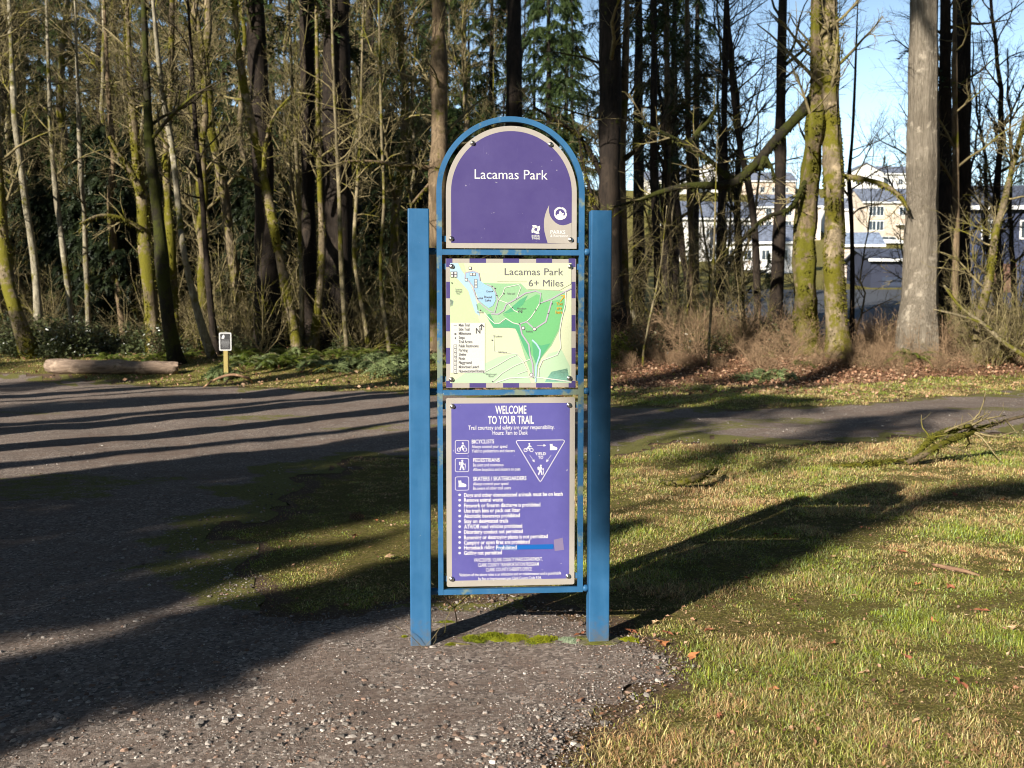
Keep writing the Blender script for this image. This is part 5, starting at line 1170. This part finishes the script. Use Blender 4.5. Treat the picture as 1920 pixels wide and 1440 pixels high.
band(20, (-40, 420), (31, 42), lambda k, x, y: put('bare_shrub', BR[k % 2], ('stems', 'crown'), x, y, k * 1.3, urg.uniform(.8, 1.3), 'bare many stemmed bush behind ' + near(x, y), 'bush', 'bare bushes in the wood'))
band(34, (400, 960), (29, 42), lambda k, x, y: put('bare_shrub', BR[k % 2], ('stems', 'crown'), x, y, k * 1.3, urg.uniform(.8, 1.3), 'sunlit tangled bare bush by ' + near(x, y), 'bush', 'sunlit bare bushes between the trunks'))
band(16, (1130, 1500), (29, 36), lambda k, x, y: put('bare_shrub', BR[k % 2], ('stems', 'crown'), x, y, k * 2.3, urg.uniform(.6, 1.1), 'bare bush on the bank by ' + near(x, y), 'bush', 'bare bushes on the bank'))
band(38, (1130, 1960), (28.2, 32), lambda k, x, y: put('dry_bush', BR[2 + k % 2], ('stems', 'crown'), x, y, k * 2.3, urg.uniform(.7, 1.2), 'low dry brown bush on the bank by ' + near(x, y), 'bush', 'low dry bushes on the leafy bank'))
band(12, (1760, 1980), (26.5, 30), lambda k, x, y: put('bare_shrub', BR[k % 2], ('stems', 'crown'), x, y, k * 1.9, urg.uniform(.6, .95), 'pale twiggy bare bush near ' + near(x, y), 'bush', 'pale twiggy bushes by the great trunk'))
for px, py, Y, s in ((1157, 590, 28.5, 1.2), (1160, 630, 28, .9), (1500, 560, 33, .8), (770, 600, 29, .8)):
    q = at(px, py, Y); put('leafy_shrub', YG, ('stems', 'foliage'), q[0], q[1], px * .3, s, 'yellow green leafy shrub poking up behind the brush', 'shrub', 'yellow green shrubs at the wood edge')
q = at(1372, 540, 92); o = put('garden_pine', FI[3], ('trunk', 'crown'), q[0], q[1], 1, .35, 'small yellow green pine in the garden below the white house', 'tree')

# ------------------------------------------------------------------ fallen log, boughs and sticks
pts = []
for x_, y_, r_ in ((88, 713, .20), (100, 713.5, .21), (150, 714, .215), (200, 714, .205), (250, 713.5, .20), (300, 713, .185), (330, 712.5, .18)):
    g_ = gp(x_, y_); pts.append([g_[0], g_[1] + r_, float(H(g_[0], g_[1] + r_)) + r_ * .82, r_])
pp = smooth_path(pts, 26); b = MB(); trunk_tube(b, pp[:, :3], pp[:, 3], 22, .05, 0, None, .06)
M['logbark'] = bark('weathered_log', (.13, .09, .065), (.40, .30, .225), .30, (.085, .08, .012), ridge=(3, 16, 16), bstr=1.2)
o = b.build('fallen_log', M['logbark']); tag(o, 'pale fallen log lying along the road edge', 'log')
def bough(px, py, n, L, label, sd, lift=.15):
    g = gp(px, py); x, y = g[0], g[1]; root = empty('fir_bough', (x, y, float(H(x, y)))); rg = np.random.default_rng(sd); b, f = MB(), MB(); K = 6
    a = rg.uniform(0, 6.283) + rg.normal(size=n) * .9; ln = rg.uniform(.5, 1, n) * L; t = np.linspace(0, 1, K)
    P = np.stack([np.stack([np.cos(a[k]) * ln[k] * t, np.sin(a[k]) * ln[k] * t + rg.normal() * .1, .05 + lift * np.sin(t * 3.0) * rg.uniform(.4, 1.6)], 1) + np.array([rg.normal() * .3, rg.normal() * .2, 0]) for k in range(n)])
    b.paths(P, np.full((n, K), .012) * np.linspace(1, .4, K), 4); needle_sprays(f, P, n * 26, (.16, .34), .15, 5, .0, rg=rg)
    b.build('stem', M['barkthin'], root); f.build('needles', M['needlelt'], root); tag(root, label + near(x, y), 'bough', 'cut fir boughs along the road edge')
for k, (px, py, n, L) in enumerate(((440, 714, 5, .9), (470, 708, 7, 1.0), (505, 706, 6, 1.0), (600, 712, 7, 1.1), (630, 708, 8, 1.2), (662, 708, 7, 1.2), (695, 706, 8, 1.2), (730, 708, 8, 1.1), (755, 712, 6, 1.0), (780, 708, 7, 1.1), (560, 700, 5, .9), (1440, 722, 4, .8), (1480, 716, 4, .8))):
    bough(px, py, n, L, ('short', 'broad', 'ragged')[k % 3] + ' pale green cut fir bough before ', 300 + k)
def stick(name, pix, mt, label, cat='branch', lump=.08, sides=7, twigs=0, moss=False, K=16, Y=None):
    """pix: (x, y, height above ground, width px)"""
    pts = []
    for x, y, z, wd in pix:
        if Y: g = at(x, y, Y + z)
        else: g = gp(x, y, z); g = gp(x, y, z + float(H(g[0], g[1])))
        pts.append([*g, wd / 2 * pxm(g[1])])
    o0 = np.array(pts[0][:3]); pp = smooth_path(pts, K); P = pp[:, :3] - o0; root = empty(name, tuple(o0)); b = MB(); r = trunk_tube(b, P, np.maximum(pp[:, 3], .002), sides, lump, 0)
    b.build('stem', M[mt], root)
    if twigs:
        c = MB(); P2, R2 = grow(P[None], r[None], twigs, .15, 1, (.15, .6), (30, 80), 5, .25, -.05, .6, .3, .003); c.paths(P2, R2, 4); P3, R3 = grow(P2, R2, twigs * 3, .2, 1, (.05, .2), (30, 70), 3, .3, 0, .6, .4, .002); c.paths(P3, R3, 3); c.build('twig_spray', M['twig'], root)['kind'] = 'stuff'
    if moss:
        f = MB(); n = 700; t = np.random.default_rng(5).uniform(0, .8, n) * (K - 1); i = np.minimum(t.astype(int), K - 2); c0 = P[i] + (P[i + 1] - P[i]) * (t - i)[:, None]
        d = unit(rng.normal(size=(n, 3)) + np.array([0, 0, -.2])); rr0 = np.maximum(pp[i, 3], .01)[:, None]; tip = c0 + d * (rr0 + rng.uniform(.01, .035, (n, 1))); sd = unit(np.cross(d, rng.normal(size=(n, 3)))) * .012
        V = np.stack([c0 + d * rr0 * .6 - sd, c0 + d * rr0 * .6 + sd, tip], 1).reshape(-1, 3); f.add(V, None, np.arange(len(V)).reshape(-1, 3)); f.build('moss_fringe', M['mossdull'], root)
    return tag(root, label, cat)
M['stickbark'] = bark('broken_stick', (.13, .075, .05), (.40, .25, .14), 0, ridge=(2, 20, 20))
stick('broken_stick', [(1748, 1058, .012, 5), (1775, 1064, .02, 9), (1805, 1070, .02, 9), (1838, 1079, .012, 4)], 'stickbark', 'short reddish broken stick lying in sunlit grass', 'stick')
stick('fallen_branch', [(1702, 868, .03, 12), (1735, 850, .14, 13), (1765, 833, .22, 12), (1800, 818, .30, 11), (1840, 803, .38, 9), (1880, 790, .46, 7), (1930, 778, .52, 5)], 'barkmoss', 'mossy fallen branch with twigs propped above the path edge', twigs=11, moss=True)
stick('fallen_branch', [(1712, 862, .06, 10), (1742, 826, .26, 12), (1780, 808, .36, 11), (1820, 798, .42, 8)], 'barkmoss', 'second mossy fork crossing the propped fallen branch', twigs=5, moss=True)
stick('fallen_branch', [(1560, 872, .03, 8), (1600, 872, .04, 9), (1650, 866, .05, 8), (1700, 862, .04, 8)], 'barkmoss', 'low mossy stick lying flat before the propped branch', twigs=3, moss=True)
stick('fallen_branch', [(1240, 903, .02, 6), (1270, 906, .05, 11), (1300, 898, .10, 14), (1325, 888, .12, 11), (1345, 880, .08, 6)], 'barkmoss', 'short shaded mossy branch in the grass beyond the sign', twigs=2, moss=True)
stick('arched_twig', [(382, 726, .02, 3), (402, 712, .22, 4), (425, 704, .33, 5), (445, 703, .35, 5), (462, 708, .28, 5), (474, 718, .12, 4)], 'stickbark', 'thin arched twig bending past the small sign post')
stick('fallen_stick', [(844, 1205, .012, 3), (862, 1207, .015, 4), (884, 1209, .01, 3)], 'barkthin', 'pale stick lying on the moss between the posts', 'stick')
stick('dry_stalk', [(858, 1172, .0, 2), (854, 1150, .10, 2), (850, 1130, .19, 1.5)], 'barkthin', 'dry upright weed stalk beside the blue post', 'stalk', twigs=3)
stick('fallen_stick', [(1320, 690, .0, 4), (1370, 692, .05, 5), (1410, 694, .1, 4)], 'barkthin', 'thin pale pole lying across the leafy bank', 'stick', Y=27.2)
stick('bare_limb', [(1935, 676, 0, 9), (1880, 640, .1, 9), (1840, 605, .2, 8), (1800, 575, .3, 6), (1770, 535, .4, 4)], 'barkthin', 'long pale dead limb slanting out of the twiggy bushes', twigs=18, Y=26)
stick('bare_limb', [(1860, 618, .1, 7), (1840, 606, .15, 6), (1800, 592, .2, 5), (1750, 580, .25, 3)], 'barkthin', 'pale dead side limb pointing at the great trunk', twigs=6, Y=26)

# ------------------------------------------------------------------ the small black sign
g = gp(424, 717); sx, sy = g[0], g[1]; ss = empty('notice_sign', (sx, sy, float(H(sx, sy)))); pm = pxm(sy)
tag(ss, 'small black notice with white border on a yellow wooden post', 'sign')
M['yellowwood'] = bark('yellow_post_wood', (.22, .17, .06), (.42, .34, .13), .25, ridge=(30, 30, 2), bstr=.3)
b = MB(); b.box(-.055, .055, 0, .11, -.3, 1.05); b.build('post', M['yellowwood'], ss, False)
zb, zt = (717 - 661) * pm, (717 - 627.5) * pm
b = MB(); b.slab(rounded(-.155, .155, zb, zt, .03, 4), -.012, -.004); pl3 = b.build('plate', M['white'], ss, False)
b = MB(); b.flat(rounded(-.132, .132, zb + .024, zt - .024, .02, 3), -.0135); b.build('black_field', plain('black_print', (.012, .012, .014), .4), pl3, False)
hz = zt - zb; zc = zb
b = MB(); b.flat([(-.095, zc + hz * .66), (-.03, zc + hz * .66), (-.015, zc + hz * .80), (-.035, zc + hz * .90), (-.065, zc + hz * .84)], -.015); b.build('pictogram', M['white'], pl3, False)
M['greyprint'] = plain('grey_print', (.13, .13, .135), .5)
for z0, z1, x in ((.58, .60, .10), (.50, .535, .10), (.43, .47, .11), (.36, .395, .11), (.29, .325, .09), (.22, .245, .075), (.14, .16, .085)):
    b = MB(); b.flat([(-x, zc + hz * z0), (x, zc + hz * z0), (x, zc + hz * z1), (-x, zc + hz * z1)], -.015); b.build('print_line', M['greyprint'], pl3, False)

# ------------------------------------------------------------------ grass, moss, stones, fallen leaves
def cam_pts(n, y0, y1, half=.62, pw=1.0, rg=rng):
    """random ground points inside the widened view, thinning with distance"""
    Y = y0 * (y1 / y0) ** (rg.uniform(0, 1, n) ** pw); return rg.uniform(-half, half, n) * Y, Y
grg = np.random.default_rng(303)
def blades(x, y, h, wd, lean, tint, name, m, label):
    n = len(x); z = H(x, y); a = grg.uniform(0, 6.283, n); d = np.stack([np.cos(a), np.sin(a), np.zeros(n)], 1); sd = np.stack([-np.sin(a), np.cos(a), np.zeros(n)], 1) * (wd / 2)[:, None]
    p0 = np.stack([x, y, z - .004], 1); up = np.array([0, 0, 1.]); mid = p0 + up * (h * .55)[:, None] + d * (h * lean * .35)[:, None]; tip = p0 + up * (h * np.maximum(1 - .42 * lean, .08))[:, None] + d * (h * lean)[:, None]
    V = np.stack([p0 - sd, p0 + sd, mid - sd * .75, mid + sd * .75, tip], 1).reshape(-1, 3); k = np.arange(n) * 5
    me = raw_mesh(name, V, np.stack([k, k + 1, k + 3, k + 2], 1), np.stack([k + 2, k + 3, k + 4], 1), [m], False); set_color(me, np.repeat(tint, 5, 0))
    return tag(link(name, me), label, 'grass', kind='stuff')
def grass_tint(x, y, n):
    g1 = fbm(x * 1.1, y * 1.1, 61); g2 = fbm(x * 3.5, y * 3.5, 65, 3); dry = np.clip((g1 * .55 + g2 * .45 + grg.normal(size=n) * .12 - .36) * 4.0, 0, 1)[:, None]
    green = np.array([.125, .150, .018]) * (.55 + .9 * grg.uniform(size=(n, 1))); bluish = np.array([.17, .215, .085]) * (.6 + .7 * grg.uniform(size=(n, 1))); straw = np.array([.33, .265, .135]) * (.45 + .85 * grg.uniform(size=(n, 1))); brown = np.array([.24, .14, .07]) * (.5 + .8 * grg.uniform(size=(n, 1)))
    pick = grg.uniform(size=(n, 1)); g = np.where(pick < .25, bluish, green); d = np.where(pick < .55, brown, straw)
    return (g * (1 - dry) + d * dry) * (1.95 + 1.1 * fbm(x * .9 + 7, y * .9, 67))[:, None]
x, y = cam_pts(1000000, 3.0, 30, .64, .68, grg); s, g, lf = masks(x, y); clump = fbm(x * 2.2, y * 2.2, 71) * .6 + fbm(x * 7, y * 7, 75, 2) * .4
kp = (grg.uniform(size=len(x)) < g * np.clip((clump - .30) * 3.6, .16, 1) * (1 - .8 * lf)) & (s > .0); x, y, cl = x[kp], y[kp], clump[kp]; n = len(x)
hh = (.012 + .034 * np.clip(cl - .38, 0, .35) / .35) * grg.uniform(.4, 1.5, n) * np.where(grg.uniform(size=n) < .03, 1.9, 1) * (1 + .05 * np.maximum(y - 6, 0)) * np.where(x > .05 * y, 1, .5); ww = (.0014 + .00058 * y * .8) * grg.uniform(.7, 1.3, n)
lean_ = np.where(grg.uniform(size=n) < .55, grg.uniform(1.4, 2.6, n), grg.uniform(.2, 1.2, n))
blades(x, y, hh, ww, lean_, grass_tint(x, y, n), 'grass', M['grass'], 'short winter grass with dry straw blades around the sign')
x, y = cam_pts(420000, 3.0, 13, .62, .8, grg); s, g, lf = masks(x, y); kp = (s > -.02) & (grg.uniform(size=len(x)) < .30 * np.clip((fbm(x * 1.6, y * 1.6, 97) - .30) * 4, .1, 1)); x, y = x[kp], y[kp]; n = len(x)
tt = np.array([(.33, .25, .13), (.20, .12, .065), (.13, .075, .045), (.24, .20, .075)])[grg.integers(0, 4, n)] * grg.uniform(.6, 1.7, (n, 1))
blades(x, y, grg.uniform(.008, .020, n), (.0012 + .0004 * y) * grg.uniform(.7, 1.3, n), grg.uniform(2.2, 3.6, n), tt, 'thatch', M['grass'], 'matted dead stalks lying between the grass')
# moss cushions by the posts
def cushion(px, py, rx, ry, h, label, m='moss', nb=2600, seed=1):
    g = gp(px, py); x0, y0 = g[0], g[1]; root = empty('moss_cushion', (x0, y0, float(H(x0, y0)))); rg = np.random.default_rng(seed); b = MB(); NA, NR = 22, 6; V = []; 
    for r in range(NR + 1):
        for a in range(NA):
            th = a * 6.283 / NA; q = r / NR * (1 + .28 * math.sin(2 * th + seed) + .2 * math.sin(5 * th + seed * 2)); V.append((rx * q * math.cos(th), ry * q * math.sin(th), h * (1 - (r / NR) ** 2) * (.7 + .6 * rg.uniform()) - .004 * (r == NR)))
    Q = [(r * NA + a, (r + 1) * NA + a, (r + 1) * NA + (a + 1) % NA, r * NA + (a + 1) % NA) for r in range(NR) for a in range(NA)]; b.add(V, Q); V = np.array(V); b.build('cushion', M[m], root)
    f = MB(); i = rg.integers(0, len(V), nb); p = V[i] + np.stack([rg.normal(size=nb) * rx * .09, rg.normal(size=nb) * ry * .09, np.full(nb, -.002)], 1); d = unit(rg.normal(size=(nb, 3)) * .7 + np.array([0, 0, 1])); sd = unit(np.cross(d, rg.normal(size=(nb, 3)))) * .0022
    VV = np.stack([p - sd, p + sd, p + d * rg.uniform(.006, .014, (nb, 1))], 1).reshape(-1, 3); f.add(VV, None, np.arange(len(VV)).reshape(-1, 3)); f.build('fuzz', M[m], root)
    tag(root, label, 'moss')
cushion(885, 1203, .075, .055, .022, 'bright moss cushion beside the shadow of the post', seed=3); cushion(925, 1198, .10, .06, .024, 'broad bright moss cushion midway between the posts', seed=4); cushion(965, 1200, .09, .05, .020, 'bright moss cushion with a ragged rim between posts', seed=5)
cushion(1015, 1203, .11, .07, .020, 'wide moss cushion near the mossy footing', seed=6); cushion(844, 1214, .03, .02, .012, 'tiny round moss tuft beside the pale stick', seed=7, nb=700); cushion(838, 1172, .06, .03, .012, 'thin moss patch behind the post foot', seed=8, nb=900)
cushion(1180, 1205, .05, .03, .016, 'bright moss tuft on the footing beside the post', seed=9, nb=900); cushion(1068, 1205, .06, .05, .018, 'pale lichen tuft against the post foot', 'mosspale', 1200, 10); cushion(758, 1200, .03, .02, .010, 'small moss tuft just outside the post', seed=11, nb=600)
# concrete footing under one post
g = at(1122, 1218, SY + .03); b = MB(); ol = [(.135 * math.cos(a) * (1 + .16 * math.sin(3 * a + 1) + .07 * math.sin(7 * a)), .10 * math.sin(a) * (1 + .2 * math.cos(2 * a) + .08 * math.sin(5 * a))) for a in np.linspace(0, 6.283, 21)[:-1]]
V = [(x, y, -.1) for x, y in ol] + [(x, y, .004) for x, y in ol] + [(x * .86, y * .86, .012) for x, y in ol]; b.add(V, [(r * 20 + k, r * 20 + (k + 1) % 20, (r + 1) * 20 + (k + 1) % 20, (r + 1) * 20 + k) for r in range(2) for k in range(20)], [(40, 40 + k, 41 + k) for k in range(1, 19)])
M['footing'] = bark('mossy_concrete', (.10, .085, .06), (.25, .22, .17), .50, (.12, .12, .02), ridge=(20, 20, 20)); o = b.build('concrete_footing', M['footing']); o.location = (g[0], g[1] + .03, float(H(g[0], g[1]))); tag(o, 'mossy round concrete footing around the post by the grass', 'footing')
# stones
ico_v = np.array([(0, .526, .851), (0, -.526, .851), (0, .526, -.851), (0, -.526, -.851), (.526, .851, 0), (-.526, .851, 0), (.526, -.851, 0), (-.526, -.851, 0), (.851, 0, .526), (.851, 0, -.526), (-.851, 0, .526), (-.851, 0, -.526)])
oct_v = np.array([(1, 0, 0), (-1, 0, 0), (0, 1, 0), (0, -1, 0), (0, 0, 1.), (0, 0, -1)]); oct_f = np.array([(0, 2, 4), (2, 1, 4), (1, 3, 4), (3, 0, 4), (2, 0, 5), (1, 2, 5), (3, 1, 5), (0, 3, 5)])
ico_f = np.array([(0, 1, 8), (0, 10, 1), (0, 8, 4), (0, 4, 5), (0, 5, 10), (1, 7, 6), (1, 6, 8), (1, 10, 7), (2, 9, 3), (2, 3, 11), (2, 4, 9), (2, 5, 4), (2, 11, 5), (3, 6, 7), (3, 9, 6), (3, 7, 11), (4, 8, 9), (6, 9, 8), (5, 11, 10), (7, 10, 11)])
def stones(n, y0, y1, smin, smax, name, label, cond, seed, SV=ico_v, SF=ico_f, pw=2.2):
    nv = len(SV)
    rg = np.random.default_rng(seed); x, y = cam_pts(n, y0, y1, .62, .9, rg); s, g, lf = masks(x, y); kp = cond(x, y, s, rg); x, y = x[kp], y[kp]; n = len(x)
    sz = smin * (smax / smin) ** (rg.uniform(0, 1, n) ** pw); v = SV[None] * (1 + rg.normal(size=(n, nv, 1)) * .18) * (np.stack([rg.uniform(.7, 1.3, n), rg.uniform(.7, 1.3, n), rg.uniform(.45, .8, n)], 1) * sz[:, None])[:, None]
    a = rg.uniform(0, 6.283, n); ca, sa = np.cos(a)[:, None], np.sin(a)[:, None]; v = np.stack([v[..., 0] * ca - v[..., 1] * sa, v[..., 0] * sa + v[..., 1] * ca, v[..., 2]], -1)
    v += np.stack([x, y, H(x, y) + .008 + sz * .15], 1)[:, None]; F = (SF[None] + (np.arange(n) * nv)[:, None, None]).reshape(-1, 3)
    base = np.array([.255, .225, .20]) * (.35 + 1.0 * rg.uniform(size=(n, 1)) ** 1.3); rust = np.array([.21, .14, .105]) * (.5 + .7 * rg.uniform(size=(n, 1))); pale = np.array([.42, .385, .345]) * (.7 + .5 * rg.uniform(size=(n, 1))); pk = rg.uniform(size=(n, 1)); c = np.where(pk < .25, rust, np.where(pk > .94, pale, base))
    me = raw_mesh(name, v.reshape(-1, 3), None, F, [M['stonemat']], False); set_color(me, np.repeat(c, nv, 0)); return tag(link(name, me), label, 'gravel', kind='stuff')
stones(75000, 3.0, 7.0, .0022, .0075, 'fine_gravel', 'fine brown grit packed around the sign posts', lambda x, y, s, rg: (s < .15 * rg.uniform(size=len(x))) & (rg.uniform(size=len(x)) < np.clip(1.2 - .16 * (y - 3), .2, 1)), 15, oct_v, oct_f, 1.4)
stones(15000, 3.0, 7.5, .005, .016, 'gravel', 'loose grey and rusty gravel around the sign posts', lambda x, y, s, rg: (s < .12 * rg.uniform(size=len(x))) & (rg.uniform(size=len(x)) < np.clip(1.1 - .14 * (y - 3), .2, 1) * np.clip((fbm(x * 2.5, y * 2.5, 91) - .28) * 3.2, .12, 1)), 5)
stones(9000, 6.5, 26, .007, .015, 'gravel', 'sparse loose gravel over the road', lambda x, y, s, rg: (s < 0) & (fbm(x * 1.3, y * 1.3, 93) > .5), 6)
# fallen leaves: large ones near the sign are single things, the rest one carpet
def leaf_mesh(seed, lobes=5):
    rg = np.random.default_rng(seed); V = [(0, 0, .012)]; n = lobes * 2
    for k in range(n): a = k * 6.283 / n; r = (.055 if k % 2 == 0 else .036) * rg.uniform(.55, 1.25); V.append((r * math.cos(a), r * math.sin(a), .010 + rg.uniform(0, .022)))
    return V, [(0, 1 + k, 1 + (k + 1) % n) for k in range(n)]
lmats = [plain('fallen_leaf_%s' % k, c, .75) for k, c in (('orange', (.36, .14, .05)), ('tan', (.42, .27, .15)), ('rust', (.24, .085, .04)))]
LM = []
for k in range(6): V, F = leaf_mesh(400 + k); LM.append(raw_mesh('fallen_leaf', V, None, F, [lmats[k % 3]], False))
lpx = [(1825, 1090, 0), (1870, 1092, 1), (1780, 1105, 2), (1885, 1075, 0), (1616, 992, 2), (1628, 1108, 2), (1600, 1122, 1), (1720, 1100, 0), (1560, 1050, 1), (1690, 1040, 2), (1480, 1130, 2), (1380, 1175, 1), (1330, 1190, 2), (1250, 1195, 2), (1240, 1215, 0), (1500, 1220, 1), (1560, 1215, 2), (1650, 1190, 2), (1750, 1170, 0), (1840, 1150, 2), (1900, 1180, 1), (1700, 1240, 2), (1620, 1270, 1), (1800, 1290, 2), (1450, 1300, 0), (1350, 1350, 2), (1720, 1360, 1), (705, 980, 0), (665, 1010, 2), (590, 1030, 1), (730, 1050, 1), (1455, 1005, 2), (1400, 1090, 2), (1880, 940, 0), (1790, 930, 2), (1660, 900, 1), (1300, 1240, 0), (1180, 1190, 2), (1230, 1170, 1), (1090, 1195, 2)]
for k, (px, py, c) in enumerate(lpx):
    g = gp(px, py); o = link('fallen_leaf', LM[(c + 3 * (k % 2)) % 6]); o.location = (g[0], g[1], float(H(g[0], g[1])) + .012); o.rotation_euler = (random.uniform(-.4, .4), random.uniform(-.4, .4), random.uniform(0, 6.28)); s = random.uniform(.38, .75); o.scale = (s, s * random.uniform(.6, 1), s)
    tag(o, ('curled orange dead leaf lying on the ground', 'pale tan dead leaf lying on the ground', 'dark rust dead leaf lying on the ground')[c], 'leaf', 'single dead leaves around the sign')
def leaf_carpet(x, y, size, name, label, seed, hi=.05):
    rg = np.random.default_rng(seed); n = len(x); L = rg.uniform(size[0], size[1], n)[:, None]; nn = unit(rg.normal(size=(n, 3)) * .55 + np.array([0, 0, 1])); d = unit(np.cross(nn, rg.normal(size=(n, 3)))); sd = np.cross(nn, d)
    c = np.stack([x, y, H(x, y) + rg.uniform(.004, hi, n)], 1); p = [c - d * L * .5, c + sd * L * .34 + nn * L * .14, c + d * L * .5, c - sd * L * .34 + nn * L * .14]
    V = np.stack(p, 1).reshape(-1, 3); k = np.arange(n) * 4; me = raw_mesh(name, V, None, np.concatenate([np.stack([k, k + 1, k + 2], 1), np.stack([k, k + 2, k + 3], 1)]), [M['litter']], False)
    pal = np.array([(.40, .22, .13), (.50, .34, .22), (.27, .13, .075), (.44, .26, .16), (.17, .09, .055)]); t = pal[rg.integers(0, 5, n)] * rg.uniform(.6, 1.3, (n, 1)); set_color(me, np.repeat(t, 4, 0)); return tag(link(name, me), label, 'leaves', kind='stuff')
x, y = cam_pts(150000, 20, 34, .62, 1, grg); s, g, lf = masks(x, y); kp = (grg.uniform(size=len(x)) < np.maximum(lf * .55 * np.clip((fbm(x * .7, y * .7, 95) - .25) * 3, .1, 1), .04)) & (s > .1); leaf_carpet(x[kp], y[kp], (.045, .12), 'leaf_litter', 'rusty brown dead leaves carpeting the bank', 8, .10)
x, y = cam_pts(9000, 3.2, 14, .6, 1, grg); s, g, lf = masks(x, y); kp = (s > -.1) & (grg.uniform(size=len(x)) < .45); leaf_carpet(x[kp], y[kp], (.009, .030), 'leaf_crumbs', 'scattered crumbs of dead leaf in the grass', 9, .02)
# pine cone on the mossy gravel
g = gp(668, 975); root = empty('fir_cone', (g[0], g[1], float(H(g[0], g[1])))); b = MB(); K = 9
for k in range(K):
    for j in range(7):
        a = j * .8976 + k * .45; t = k / (K - 1); r = .030 * math.sin(.5 + 2.4 * t) + .006; c = np.array([(t - .5) * .10, r * math.cos(a) * .6, .030 + r * math.sin(a) * .6]); tip = c + np.array([.012, r * math.cos(a) * .6, r * math.sin(a) * .6]); sd = np.array([0, -math.sin(a), math.cos(a)]) * .009
        b.add([c - sd, c + sd, tip + sd * .6, tip - sd * .6], [(0, 1, 2, 3)])
b.build('scales', plain('cone_brown', (.09, .055, .035), .8), root, False); tag(root, 'dark fir cone on the mossy gravel', 'cone')
